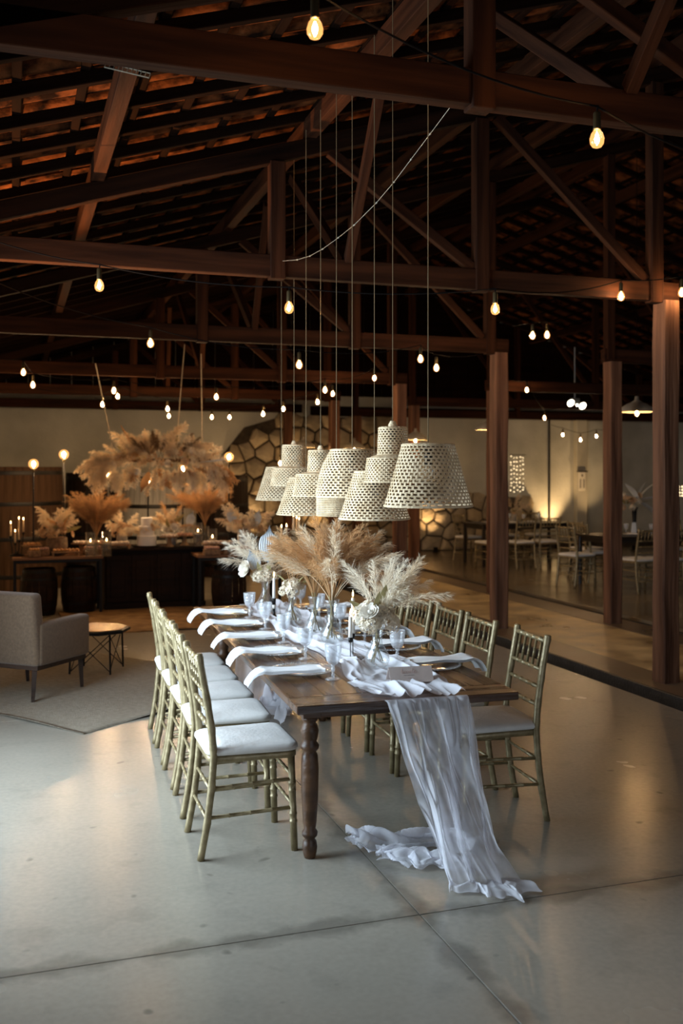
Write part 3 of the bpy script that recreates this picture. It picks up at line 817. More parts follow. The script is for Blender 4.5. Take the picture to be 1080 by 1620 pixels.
# ---- reserved card standing on the runner
cp = PZ(648, 1078, TZ + .02)
cr = thing('table_card', 'small blush tent card with faint script standing on the runner', 'card', cp, R(13))
hgt, wdt = .075, .20
a = R(33)
for s in (-1, 1):
    m = MB(); m.box((0, 0, 0), (wdt, .0012, hgt))
    o = m.build('card_face', 'card', cr, loc=(0, s * hgt / 2 * sin(a), hgt / 2 * cos(a) + .004), rot=(s * a, 0, 0))
    if s < 0: face = o
def ink(pts, r, mat):
    MB().tube([(x, -.0012, z) for x, z in pts], r, 4).build('lettering', mat, face)
rk = random.Random(2)
x = -.045
scr = []
for i in range(60):
    q = i / 59; scr.append((-.045 + .075 * q + .004 * sin(q * 50), .012 + .006 * sin(q * 44) + (.010 if i in (2, 3, 4, 44, 45) else 0)))
ink(scr, .0007, 'card_ink')
ink([(-.035 + .05 * i / 20, -.004 + .0004 * (i % 2)) for i in range(21)], .0008, 'card_ink_grey')
ink([(-.016 + .014 * i / 8, -.017 + .0008 * (i % 2)) for i in range(9)], .0008, 'card_ink')

# ================================================================== DRIED FLOWERS
def plume(Ln, Rd, n, seed, up=.55, bend=.15, stem=.25, wid=.0022, branches=60, droop=.25):
    """a feathery seed head: fine hairs on many branchlets leaving a bent axis; local Z is the stem, which starts at 0"""
    r = random.Random(seed); m = MB(); tot = stem + Ln
    ax = lambda z: Vector((bend * (z / tot) ** 2.0 * tot, 0, z - .30 * bend * bend * (z / tot) ** 3 * tot))
    m.tube([ax(tot * i / 8) for i in range(9)], [.0022] * 8 + [.0006], 4, False)
    V = m.v; Fc = m.f; per = max(3, n // branches)
    dn = Vector((bend * .8, 0, -droop))
    for k_ in range(branches):
        s = (k_ + r.random()) / branches; z = stem + Ln * s * .97; p0 = ax(z); tg = (ax(min(tot, z + .01)) - ax(z - .01)).normalized()
        a = r.uniform(0, 2 * pi); rad = Vector((cos(a), sin(a), 0)); rad = (rad - tg * rad.dot(tg)).normalized()
        env = (.45 + .55 * sin(pi * min(1, s * .85 + .15))) * (1 - .35 * s)
        bl_ = Rd * env * r.uniform(.65, 1.25); bd = (tg * up + rad * (1.1 - up) * r.uniform(.5, 1.1)).normalized()
        for i in range(per):
            q = r.random(); p = p0 + bd * bl_ * q * .75 + dn * bl_ * q * q * .5
            jt = Vector((r.gauss(0, 1), r.gauss(0, 1), r.gauss(0, 1))) * .30
            d = (bd + jt + dn * q * .6).normalized(); ln = bl_ * r.uniform(.25, .7)
            mid = p + d * ln * .5; tip = mid + (d * .5 + dn * .35) * ln
            sd = d.cross(Vector((r.uniform(-1, 1), r.uniform(-1, 1), r.uniform(-1, 1)))).normalized() * wid * .5
            k = len(V); V += [tuple(p - sd), tuple(p + sd), tuple(mid + sd), tuple(mid - sd), tuple(tip)]
            Fc += [(k, k + 1, k + 2, k + 3), (k + 3, k + 2, k + 4)]
    return m
def rose_mb(Rd, seed, layers=4):
    r = random.Random(seed); m = MB()
    for ly in range(layers):
        nn = 3 + ly * 2; tilt = .25 + .85 * ly / max(1, layers - 1); rr = Rd * (.35 + .65 * ly / max(1, layers - 1))
        for q in range(nn):
            a = 2 * pi * q / nn + ly * .7 + r.uniform(-.15, .15); rows = []
            for i in range(4):
                s = i / 3; row = []
                for j in range(4):
                    x = (-1 + 2 * j / 3) * (.55 + .35 * sin(pi * s * .7)) ; b = a + x * (pi / nn) * 1.25
                    rad = rr * (.15 + .85 * s ** .8) * sin(tilt) + .1 * rr * s * (1 - x * x); z = rr * (.9 * s * cos(tilt) + .12 * s) - .08 * rr * x * x
                    row.append((rad * cos(b), rad * sin(b), z))
                rows.append(row)
            m.grid(rows)
    m.sphere(Rd * .28, (0, 0, Rd * .25), 7, 5)
    return m
def cluster_mb(Rd, n, seed):
    r = random.Random(seed); m = MB()
    for i in range(n):
        z = r.uniform(-.35, 1); a = r.uniform(0, 2 * pi); q = sqrt(max(0, 1 - z * z)); d = Vector((q * cos(a), q * sin(a), z)); c = d * Rd * r.uniform(.8, 1.05)
        e1 = d.orthogonal().normalized(); e2 = d.cross(e1); s = Rd * .26
        for k in range(4):
            b = pi / 2 * k + r.uniform(-.3, .3); v1 = e1 * cos(b) + e2 * sin(b); v2 = e1 * cos(b + 1.2) + e2 * sin(b + 1.2)
            m.add([c, c + v1 * s * .8 + d * s * .15, c + (v1 + v2) * s * .85 + d * s * .3, c + v2 * s * .8 + d * s * .15], [(0, 1, 2, 3)])
    return m
def fan_mb(Ln, Wd, pleats=9):
    m = MB(); rows = []
    for i in range(9):
        s = i / 8; row = []
        wv = Wd * (sin(pi * (s * .86 + .07)) ** .8) * (1 if s < .75 else (1 - s) / .25 * .85 + .15)
        for j in range(pleats * 2 + 1):
            x = -1 + 2 * j / (pleats * 2); row.append((x * wv / 2, (.012 if j % 2 else -.012) * Ln * 1.6 * (.3 + s), s * Ln * (1 - .12 * x * x)))
        rows.append(row)
    m.grid(rows); m.tube([(0, 0, -.2 * Ln), (0, 0, .5 * Ln)], .003, 4); return m
def leaf_mb(Ln, Wd):
    m = MB(); rows = []
    for i in range(7):
        s = i / 6; wv = Wd / 2 * sin(pi * min(.98, s * .93 + .05)) ** .8
        rows.append([(x * wv, -.25 * Ln * s * s + .12 * wv * abs(x), s * Ln) for x in (-1, -.5, 0, .5, 1)])
    m.grid(rows); return m
PM = {}
for k_, mt in (('blond', 'pampas_blond'), ('tan', 'pampas_tan'), ('rust', 'pampas_rust'), ('cream', 'pampas_cream')):
    PM['fluff_' + k_] = [plume(.36, .14, 1000, 10 + s, .55, .14 + .10 * s, .14, .0034, 50, .35).mesh('plume', mt) for s in range(3)]
    PM['wisp_' + k_] = [plume(.34, .15, 620, 40 + s, .70, .10 + .15 * s, .18, .0017, 64, .30).mesh('plume', mt) for s in range(4)]
PM['wisp_brown'] = [plume(.34, .15, 700, 60 + s, .72, .10 + .12 * s, .18, .002, 60, .30).mesh('plume', 'dried_brown') for s in range(2)]
PM['rose_cream'] = [rose_mb(.045, s).mesh('rose', 'flower_cream', True) for s in range(2)]
PM['rose_white'] = [rose_mb(.045, s + 4, 5).mesh('rose', 'flower_white', True) for s in range(2)]
PM['rose_peach'] = [rose_mb(.045, s + 8).mesh('rose', 'flower_peach', True) for s in range(2)]
PM['cluster_cream'] = [cluster_mb(.045, 46, s).mesh('flower_cluster', 'flower_cream') for s in range(2)]
PM['cluster_peach'] = [cluster_mb(.045, 46, s + 5).mesh('flower_cluster', 'flower_peach') for s in range(2)]
PM['fan'] = [fan_mb(.22, .12).mesh('fan_leaf', 'fan_leaf')]
PM['fan_tan'] = [fan_mb(.22, .12).mesh('fan_leaf', 'pampas_tan')]
PM['leaf'] = [leaf_mb(.16, .045).mesh('leaf', 'leaf_dry', True)]
PM['leaf_pale'] = [leaf_mb(.2, .09).mesh('leaf', 'fan_leaf', True)]
def put(parent, kind, p, d, scale=1.0, roll=0.0, r=random):
    me = PM[kind]; me = me[r.randrange(len(me))]
    nm = me.name.split('.')[0]
    q = Vector(d).to_track_quat('Z', 'Y')
    o = link(nm, me, parent); o.matrix_local = Matrix.Translation(Vector(p)) @ q.to_matrix().to_4x4() @ Matrix.Rotation(roll, 4, 'Z') @ Matrix.Diagonal((scale, scale, scale, 1))
    return o
def sph(az, el): return Vector((cos(el) * cos(az), cos(el) * sin(az), sin(el)))
def outward_roll(d):
    """roll so that the plume's bend (local +X) droops outwards/down"""
    q = Vector(d).to_track_quat('Z', 'Y'); x = q @ Vector((1, 0, 0)); y = q @ Vector((0, 1, 0)); g = Vector((d[0], d[1], -.6))
    return atan2(y.dot(g), x.dot(g))

vase_prof = [(.001, 0), (.040, 0), (.054, .012), (.060, .035), (.056, .062), (.040, .088), (.027, .112), (.0235, .14), (.026, .17), (.034, .20), (.041, .222), (.040, .223), (.032, .20), (.024, .17), (.0215, .14), (.025, .112), (.038, .088), (.054, .062), (.057, .035), (.05, .012), (.001, .008)]
vase_me = MB().lathe(vase_prof, 30, cap0=False, cap1=False).mesh('glass_vase', 'clear_glass', True)
VZ = [('nearest, with white and cream dried flowers', .55, .63, 1.0), ('holding the big bunch of tan pampas', .516, 1.32, 1.08), ('in the middle, behind the big pampas bunch', .50, 1.63, 1.0),
      ('second from the far end, with cream blossom', .46, 2.02, 1.0), ('at the far end, with white dried flowers', .425, 2.66, 1.05)]
TZ2 = TZ + .014
for nm, t, l, s in VZ:
    o = link('glass_vase', vase_me, None, Q(t, l, TZ2), None, s); tag(o, 'clear bulb bottomed glass vase on the runner, ' + nm, 'vase', 'glass vases on the long table')
def stems(parent, n, r, h=.24, sp=.05):
    m = MB()
    for i in range(n):
        a = r.uniform(0, 2 * pi); m.tube([(sp * cos(a) * .6, sp * sin(a) * .6, -h + .015), (.012 * cos(a + 2.5), .012 * sin(a + 2.5), -h * .45), (.02 * cos(a), .02 * sin(a), .02)], .0018, 4)
    m.build('stems', 'stem_green', parent)
# big tan pampas bunch
def bunch(vi, label, items, seed, name='flower_arrangement', nst=9):
    nm, t, l, s = VZ[vi]; r = random.Random(seed)
    root = thing(name, label, 'dried flowers', Q(t, l, TZ2 + .225 * s), 0, 'dried flowers on the long table')
    stems(root, nst, r, .215 * s)
    for kind, n, el0, el1, sc0, sc1, az0, az1, h in items:
        for i in range(n):
            az = R(az0 + (az1 - az0) * ((i + r.uniform(.1, .9)) / n)); el = R(r.uniform(el0, el1)); d = sph(az, el)
            p = Vector((0, 0, -.03)) + d * h * r.uniform(.8, 1.15)
            put(root, kind, p, d, r.uniform(sc0, sc1), outward_roll(d) + r.uniform(-.5, .5) if kind.startswith(('wisp', 'fluff')) else r.uniform(0, 6), r)
    return root
bunch(1, 'big bunch of tan pampas grass in the glass vase', [('wisp_tan', 24, 68, 88, .74, .92, 0, 1080, .0), ('wisp_rust', 12, 74, 88, .66, .86, 0, 1080, .0), ('wisp_blond', 10, 56, 80, .85, 1.05, 0, 720, .0)], 3, 'pampas_bunch', 14)
bunch(2, 'brown pampas bunch standing behind the big tan one', [('wisp_tan', 13, 70, 88, .7, .92, 0, 1080, 0), ('wisp_rust', 8, 70, 86, .68, .88, 0, 720, 0), ('wisp_brown', 4, 66, 82, .7, .9, 0, 720, 0)], 5, 'pampas_bunch', 9)
bunch(0, 'white blossom and cream pampas spray nearest the candle pair', [('wisp_cream', 6, 68, 86, .62, .8, -60, 200, 0), ('wisp_blond', 4, 50, 70, .66, .8, -50, 50, 0), ('fluff_cream', 5, 55, 80, .45, .6, -60, 90, .02), ('cluster_cream', 10, 5, 75, .85, 1.1, 150, 340, .085), ('rose_white', 4, 15, 60, .9, 1.1, 180, 280, .10), ('rose_cream', 2, 20, 60, .7, .9, 260, 340, .08), ('cluster_cream', 3, 35, 70, .8, 1.0, 0, 120, .08), ('leaf', 3, 40, 80, .8, 1.0, 0, 300, .06)], 7)
bunch(3, 'small cream blossom posy in the second far vase', [('cluster_cream', 6, 10, 80, .7, .95, 0, 360, .06), ('wisp_tan', 7, 60, 82, .6, .8, 0, 720, 0), ('leaf', 3, 20, 60, .6, .8, 0, 360, .05)], 8)
w4 = bunch(4, 'white bloom spray with a pale fan leaf at the far end of the table', [('wisp_cream', 6, 56, 80, .66, .82, 110, 250, 0), ('wisp_blond', 4, 66, 84, .6, .8, -40, 90, 0), ('cluster_cream', 9, 15, 75, .8, 1.05, 180, 400, .09), ('rose_cream', 4, 15, 50, .7, .9, 200, 360, .08), ('leaf', 4, 30, 70, .7, .9, 0, 360, .05)], 9)
put(w4, 'fan', (.02, -.02, .10), (.04, 0, 1), 1.12, pi / 2)
put(w4, 'fan', (-.05, -.04, .03), (-.35, -.1, 1), .75, pi / 2)
put(w4, 'rose_white', (-.115, -.07, .05), (-.7, -.6, .3), 1.35, 0)

# ---- candles on the table
def taper(parent, p, h, r=.0105, mat='candle_wax', lit=True):
    c = MB().lathe([(r * 1.08, 0), (r * .98, h * .5), (r * .82, h - .004), (r * .5, h)], 12, p).build('taper_candle', mat, parent, True)
    p = Vector(p)
    MB().tube([p + Vector((0, 0, h)), p + Vector((.0006, 0, h + .009))], .0009, 4).build('wick', 'wick', c)
    if lit: MB().lathe([(.0008, h + .005), (.0042, h + .011), (.0046, h + .016), (.0028, h + .026), (.0004, h + .037)], 8, p).build('flame', 'flame', c, True)
    return c
def holder(loc, hs, label, gap=.018):
    root = thing('candle_holder', label, 'candle holder', loc, TA, 'candle holders on the long table')
    b = MB()
    for i, (dx, dy, hh, ch) in enumerate(hs):
        b.lathe([(.001, 0), (.03, 0), (.03, .003), (.003, .005), (.0022, .02), (.0022, hh - .014), (.010, hh - .012), (.0115, hh), (.0115, hh + .012), (.0105, hh + .012), (.0105, hh + .001), (.001, hh)], 12, (dx, dy, 0))
        b.torus(.024, .0018, (dx + .03, dy - .012, .003), 18, 5)
    b.build('iron_stand', 'black_metal', root, True)
    for dx, dy, hh, ch in hs: taper(root, (dx, dy, hh + .002), ch)
    return root
holder(Q(.50, .87, TZ2), [(0, 0, .115, .19), (-.022, -.03, .10, .115)], 'pair of lit white tapers in thin black iron stands by the nearest vase')
h2 = thing('candle_holder', 'single lit white taper in a black and white banded holder near the far end', 'candle holder', Q(.43, 2.41, TZ2), TA, 'candle holders on the long table')
MB().lathe([(.001, 0), (.032, 0), (.032, .004), (.009, .008), (.009, .05), (.012, .052)], 14).build('base', 'black_metal', h2, True)
MB().lathe([(.012, .05), (.012, .075)], 14).build('white_band', 'ceramic', h2, True)
MB().lathe([(.012, .075), (.0125, .11), (.0125, .118), (.001, .118)], 14).build('cup', 'black_metal', h2, True)
taper(h2, (0, 0, .112), .14)

# ================================================================== WOVEN PENDANTS
def weave(rf, zf, rows, cols, solid_top=True, fill=.46, tie=.34, name='shade', closed_bottom=False):
    """rings and staggered ties with open holes between; rf/zf give radius and height for s in 0..1 (bottom to top)"""
    m = MB(); ns = 48; m.inner = set()
    hz = abs(zf(1) - zf(0)) / rows
    for i in range(rows + 1):
        s = i / rows; m_r = rf(s); th = hz * fill * (1.5 if i in (0, rows) else 1)
        prof = [(m_r - .003, zf(s) - th / 2), (m_r + .002, zf(s) - th / 2), (m_r + .0045, zf(s)), (m_r + .002, zf(s) + th / 2), (m_r - .003, zf(s) + th / 2)]
        k = len(m.v)
        for q in range(ns):
            a = 2 * pi * q / ns; wob = 1 + .006 * sin(a * 5 + i * 2.3)
            for r_, z_ in prof: m.v.append((r_ * wob * cos(a), r_ * wob * sin(a), z_))
        for q in range(ns):
            for e in range(5):
                q2 = (q + 1) % ns; e2 = (e + 1) % 5
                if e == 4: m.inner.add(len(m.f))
                m.f.append((k + q * 5 + e, k + q2 * 5 + e, k + q2 * 5 + e2, k + q * 5 + e2))
    for i in range(rows):
        s0, s1 = i / rows, (i + 1) / rows; dl = pi / cols * tie
        for q in range(cols):
            a = 2 * pi * (q + (.5 if i % 2 else 0)) / cols
            vs = []
            for s_ in (s0, s1):
                for da in (-dl, dl):
                    for rr in (-.002, .0042): r_ = rf(s_) + rr; vs.append((r_ * cos(a + da), r_ * sin(a + da), zf(s_)))
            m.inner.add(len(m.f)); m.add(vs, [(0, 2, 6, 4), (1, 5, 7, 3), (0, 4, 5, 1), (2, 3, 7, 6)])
    return m
def wbuild(m, name, root):
    o = m.build(name, 'rattan', root); o.data.materials.append(MATS['rattan_inner_shaded'])
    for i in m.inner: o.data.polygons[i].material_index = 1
    return o
def disc(m, r, z, n=36, rings=5):
    for i in range(1, rings + 1): m.torus(r * i / rings - .004, r / rings * .42, (0, 0, z), n, 5, .5)
    for q in range(18):
        a = 2 * pi * q / 18; m.bar((.01 * cos(a), .01 * sin(a), z + .002), (r * cos(a), r * sin(a), z + .002), .006, .004)
    return m
def pendant(u, v_bot, d, kind, dim, label, rim_r):
    base = P(u, v_bot, d)
    root = thing('woven_pendant', label, 'pendant lamp', base, R(37 * u % 360), 'woven pendants over the long table')
    t, l = TL(base); ztop = zt(t) + .10
    if kind == 'cone':
        rb, rt_, h = dim
        m = weave(lambda s: rb + (rt_ - rb) * s ** .92, lambda s: h * s, 18, 38); disc(m, rt_, h + .004); m.torus(rb, .006, (0, 0, 0), 48, 6)
        wbuild(m, 'shade', root); top = h
    elif kind == 'tier':
        r1, r1t, h1, r2, h2_ = dim
        m = weave(lambda s: r1 + (r1t - r1) * s, lambda s: h1 * s, 11, 38)
        m.lathe([(r1t + .002, h1), (r1t * .8, h1 + .012), (r2, h1 + .02)], 40, cap0=False, cap1=False)
        m.torus(r1, .005, (0, 0, 0), 48, 6); wbuild(m, 'lower_shade', root)
        m = weave(lambda s: r2 * (1 - .07 * s), lambda s: h1 + .02 + h2_ * s, 11, 24)
        disc(m, r2 * .93, h1 + .024 + h2_, 28, 4); wbuild(m, 'upper_shade', root)
        MB().lathe([(.02, 0), (.022, .015), (.014, .03), (.012, .035)], 12, (0, 0, h1 + .022 + h2_)).build('knob', 'rattan', root, True); top = h1 + .05 + h2_
    elif kind == 'dome':
        rb, rt_, h = dim
        m = weave(lambda s: rb + (rt_ - rb) * s ** 2.1, lambda s: h * s, 18, 40); disc(m, rt_, h + .004); m.torus(rb, .006, (0, 0, 0), 48, 6)
        wbuild(m, 'shade', root); top = h
    else:                                       # drum of open ribs below a woven part
        rb, h = dim
        m = MB()
        for i in range(13): m.torus(rb, .0042, (0, 0, .011 * i), 40, 5)
        for q in range(16):
            a = 2 * pi * q / 16; m.tube([(rb * cos(a), rb * sin(a), 0), (rb * cos(a), rb * sin(a), .14)], .003, 4)
        m.build('open_drum', 'rattan', root)
        m = weave(lambda s: rb * (1 - .3 * s), lambda s: .145 + (h - .145) * s, 9, 34); disc(m, rb * .7, h + .003); wbuild(m, 'shade', root); top = h
    MB().tube([(0, 0, top - .01), (0, 0, ztop - base.z)], .0021, 6).build('cord', 'cord_cotton', root)
    so = MB().lathe([(.001, top - .09), (.016, top - .09), (.018, top - .04), (.012, top - .01)], 12).build('socket', 'black_metal', root, True)
    MB().sphere(.026, (0, 0, top - .115), 12, 8, 1.1).build('unlit_bulb', 'clear_glass', so, True)
W_ = .19
pendant(677, 800, 4.34, 'cone', (W_, .113, .262), 'largest tapered woven pendant, nearest the camera', 0)
pendant(592, 820, 5.30, 'cone', (.187, .106, .245), 'tapered woven pendant hanging lowest, under the slim two tier one', 0)
pendant(484, 813, 6.85, 'cone', (.20, .115, .245), 'tapered woven pendant partly covered by a two tier one before it', 0)
pendant(445, 790, 7.6, 'cone', (.193, .115, .24), 'farthest tapered woven pendant, low at the end of the row', 0)
pendant(621, 762, 4.82, 'tier', (.138, .122, .112, .072, .125), 'slim two tier woven pendant, highest hanging of all', 0)
pendant(507, 784, 6.45, 'tier', (.178, .158, .135, .084, .132), 'wide two tier woven pendant left of the domed one', 0)
pendant(465, 768, 7.2, 'tier', (.169, .154, .12, .089, .146), 'farthest two tier woven pendant with a knob on top', 0)
pendant(557, 785, 5.72, 'dome', (.202, .125, .262), 'domed woven pendant in the middle of the row', 0)
pendant(532, 815, 6.1, 'drum', (.122, .30), 'drum shaped pendant with open ribs peeping below the domed one', 0)

# ================================================================== STRING LIGHTS
bm_g = MB().lathe([(.010, -.012), (.013, -.02), (.024, -.036), (.0295, -.056), (.0275, -.074), (.018, -.088), (.004, -.093)], 14, cap0=False).mesh('bulb', 'bulb_glass', True)
bm_f = MB().lathe([(.002, -.030), (.006, -.040), (.0105, -.056), (.008, -.070), (.002, -.076)], 8).mesh('filament', 'filament', True)
bm_f2 = MB().lathe([(.004, -.026), (.011, -.040), (.017, -.056), (.013, -.074), (.003, -.084)], 8).mesh('filament', 'filament_far', True)
bm_s = MB().lathe([(.004, .055), (.012, .052), (.0155, .045), (.0155, -.012), (.0165, -.018), (.010, -.02)], 12).mesh('socket', 'brass_socket', True)
def string_light(label, pts, ends, sag=.10, drop=.02):
    """pts: (u, v, d) of the bulb centres"""
    bl = [P(*q) for q in pts]; e0, e1 = [P(*q) for q in ends]
    root = thing('string_light', label, 'string lights', bl[0], 0, 'string lights')
    org = Vector(root.location)
    m = MB(); nodes = [e0] + [b + Vector((0, 0, .056 + .055 + drop)) for b in bl] + [e1]
    path = []
    for a, b in zip(nodes, nodes[1:]):
        sg = sag * min(1.0, (b - a).length / 2)
        for k in range(10):
            s = k / 10; path.append(a.lerp(b, s) - Vector((0, 0, sg * 4 * s * (1 - s))) - org)
    path.append(e1 - org); m.tube(path, .0045, 5); m.build('cable', 'cable', root)
    for b, q in zip(bl, pts):
        p = b - org + Vector((0, 0, .056))
        s = link('socket', bm_s, root, p)
        MB().tube([p + Vector((0, 0, .05)), p + Vector((.004, 0, .06 + drop))], .004, 5).build('hanger', 'cable', root)
        k = link('bulb', bm_g, root, p)
        link('filament', bm_f if q[2] < 7.5 else bm_f2, k)
string_light('string of bulbs along the nearest truss, with two big bulbs at the top', [(498, 46, 3.5), (944, 220, 4.0)], [(120, -90, 3.3), (1200, 260, 4.4)])
string_light('string of bulbs hung before the second truss beam', [(157, 452, 6.2), (457, 487, 6.3), (783, 489, 6.4), (982, 469, 7.9), (1078, 463, 8.0)], [(-40, 370, 6.2), (1140, 440, 8.2)], .06)
string_light('string of bulbs before the third truss beam', [(238, 543, 8.2), (473, 577, 8.6), (665, 568, 9.4), (690, 582, 9.8)], [(-30, 435, 7.8), (760, 560, 10.2)], .08)
string_light('string of bulbs over the armchair corner', [(37, 589, 10.6), (52, 609, 11.0), (180, 618, 11.2), (342, 628, 11.6), (514, 617, 11.5), (592, 598, 12.8)], [(-30, 560, 10.4), (640, 575, 13)], .08)
string_light('string of bulbs above the hanging dried flower cloud', [(162, 640, 12.6), (186, 627, 12.8), (265, 647, 13.2), (416, 655, 13.6), (448, 647, 13.8), (502, 636, 13.6), (526, 623, 13.2)], [(60, 615, 12.4), (600, 600, 13.4)], .06)
string_light('farthest string of bulbs before the plastered wall', [(267, 658, 15.0), (335, 660, 15.4), (363, 660, 15.8)], [(150, 630, 14.6), (470, 640, 16.4)], .06)
string_light('two close bulbs between the timber posts', [(842, 531, 9.6), (865, 530, 9.8)], [(810, 515, 9.4), (925, 505, 10.2)], .05)
string_light('pair of bulbs under the far beam between the posts', [(833, 617, 14.0), (861, 661, 16.2)], [(805, 600, 13.4), (900, 640, 17.0)], .05)
string_light('three small bulbs drooping before the far pilaster', [(890, 688, 19.0), (918, 696, 19.1), (943, 690, 19.2)], [(872, 672, 18.8), (956, 680, 19.3)], .05)
string_light('single low bulb beside the farthest woven pendants', [(443, 733, 12.8)], [(443, 640, 12.8), (446, 640, 12.9)], 0)

# fairy wire from truss to truss, and a small wire rack under the nearest beam
fw = [P(u, v, d) for u, v, d in ((447, 413, 6.9), (470, 411, 6.7), (490, 405, 6.5), (510, 394, 6.3), (535, 376, 6.05), (560, 356, 5.8), (595, 321, 5.5), (623, 288, 5.25), (650, 252, 5.0), (680, 212, 4.75), (716, 164, 4.45))]
fwo = thing('fairy_wire', 'thin pale wire with knots strung between two trusses', 'wire', fw[0])
MB().tube([q - fw[0] for q in fw], .0014, 5).build('wire', 'wire_steel', fwo)
for q in fw[1:-1]: MB().sphere(.0055, q - fw[0], 7, 5).build('knot', 'wire_steel', fwo, True)
wr0, wr1 = P(168, 99, 4.0), P(238, 116, 4.02)
wk = thing('wire_rack', 'small wire rack fixed under the nearest truss beam', 'rack', wr0)
m = MB(); dv = wr1 - wr0; dz = Vector((0, -.03, -.03))
m.tube([Vector(), dv], .003, 5); m.tube([dz, dv + dz], .003, 5)
for i in range(11): m.tube([dv * (i / 10), dv * (i / 10) + dz], .002, 4)
m.build('wires', 'wire_steel', wk)

# ================================================================== LOUNGE CORNER
# armchair
RR = Vector((-2.27, 7.40, 0)); AF = atan2(.92, .39) - R(90)
ac = thing('armchair', 'beige upholstered armchair with dark wooden legs, seen from behind', 'armchair', RR, AF)
# local: x to the armchair's right, y forward; the rear right leg is at the origin
def soft(c, d, b, name, mat='upholstery', rot=None):
    bmx = MB().cbox((0, 0, 0), d, b, seg=4); return bmx.build(name, mat, ac, True, c, rot)
soft((-.30, .01, .545), (.66, .12, .55), .035, 'backrest', rot=(R(7), 0, 0))
soft((-.015, .30, .435), (.11, .60, .32), .03, 'arm'); soft((-.585, .30, .435), (.11, .60, .32), .03, 'arm')
soft((-.30, .31, .33), (.48, .56, .12), .02, 'seat_base'); soft((-.30, .33, .435), (.46, .50, .12), .045, 'seat_cushion')
MB().cbox((-.30, .28, .262), (.64, .58, .035), .004).build('frame', 'dark_leg_wood', ac)
for x in (-.03, -.57):
    for y, sp in ((.02, -.02), (.56, .02)):
        m = MB(); m.tube([(x, y + sp, 0), (x, y, .25)], [.017, .026], 4); m.build('leg', 'dark_leg_wood', ac)
# low side table
sp_ = PZ(153, 1062, 0)
st = thing('side_table', 'low dark wire legged side table with a coppery top beside the armchair', 'side table', sp_, .3)
MB().lathe([(.001, .345), (.27, .345), (.285, .352), (.285, .372), (.27, .378), (.001, .378)], 8).build('rim', 'black_metal', st)
MB().lathe([(.001, .3785), (.262, .3785), (.262, .384), (.001, .386)], 8).build('top', 'gold_top', st)
for i in range(4):
    a = pi / 2 * i + .4; a2 = a + pi / 2
    MB().tube([(.25 * cos(a), .25 * sin(a), 0), (.24 * cos(a), .24 * sin(a), .35)], .009, 6).build('leg', 'black_metal', st)
    m = MB(); m.tube([(.24 * cos(a), .24 * sin(a), .03), (.235 * cos(a2), .235 * sin(a2), .34)], .004, 5); m.tube([(.24 * cos(a2), .24 * sin(a2), .03), (.235 * cos(a), .235 * sin(a), .34)], .004, 5); m.build('cross_brace', 'black_metal', st)
# rugs
def rug(name, c, e1, e2, mat, label, seed, hm=.006):
    r = random.Random(seed); a, b = r.uniform(0, 6), r.uniform(0, 6); n1, n2 = 50, 50
    c, e1, e2 = Vector(c), Vector(e1), Vector(e2)
    def pt(i, j, top):
        s, t = i / n1, j / n2
        edge = max(0, 1 - min(s, 1 - s, t, 1 - t) * 22)
        wv = .014 * edge * max(0, sin(s * 11 + a) * sin(t * 13 + b) + .25)
        q = c + e1 * (s + .003 * sin(t * 19 + a)) + e2 * (t + .004 * sin(s * 17 + b)); q.z = (.003 + hm + wv) if top else wv * .9 + .0015
        return q
    m = MB(); m.grid([[pt(i, j, 1) for j in range(n2 + 1)] for i in range(n1 + 1)]); k = len(m.v); m.grid([[pt(i, j, 0) for j in range(n2 + 1)] for i in range(n1 + 1)])
    w = n2 + 1
    for i in range(n1):
        for j in (0, n2): m.f.append((i * w + j, (i + 1) * w + j, k + (i + 1) * w + j, k + i * w + j))
    for j in range(n2):
        for i in (0, n1): m.f.append((i * w + j, i * w + j + 1, k + i * w + j + 1, k + i * w + j))
    return tag(m.build(name, mat, None, True), label, 'rug')
rug('jute_rug', (-1.70, 6.53, 0), Vector((.58, .815, 0)) * 2.0, Vector((-.815, .58, 0)) * 2.6, 'jute', 'grey beige jute rug under the armchair with a curled edge', 1)
rb0 = PZ(105, 1006, 0)
rug('fibre_rug', rb0, TV * 2.5, LV * 1.75, 'jute_brown', 'shaggy golden brown rug in front of the cake bar', 2, .012)

# ================================================================== CAKE BAR
def ground(u, v): return PZ(u, v, 0.0)
BD = 12.35
bl, br = ground(168, 745 + F * H / 12.2), ground(322, 745 + F * H / 12.75)
bc = (bl + br) / 2; bw_ = (br - bl).length
bar = thing('cake_bar', 'dark wooden panelled bar counter carrying the white cake', 'bar counter', bc, ANG)
BZ = .775
MB().cbox((0, .30, .37), (bw_, .50, .74), .006).build('body', 'bar_wood', bar)
MB().cbox((0, .28, BZ - .02), (bw_ + .10, .66, .04), .006).build('counter_top', 'bar_wood', bar)
for i in range(4):
    x = -bw_ / 2 + bw_ * (i + .5) / 4
    pn = MB().cbox((x, .043, .39), (bw_ / 4 - .03, .02, .60), .006).build('panel', 'bar_wood', bar)
    MB().cbox((x, .03, .39), (bw_ / 4 - .13, .014, .46), .006).build('panel_field', 'bar_wood', pn)
MB().cbox((0, .04, .04), (bw_ + .02, .03, .08), .006).build('plinth', 'bar_wood', bar)
def bpt(u, z, off=.30):
    """a point over the bar line (u column, height z, off behind the front)"""
    d = 12.2 + (u - 168) / 154 * .55 + off
    return Vector(((u - U0) / F * d, d, z))
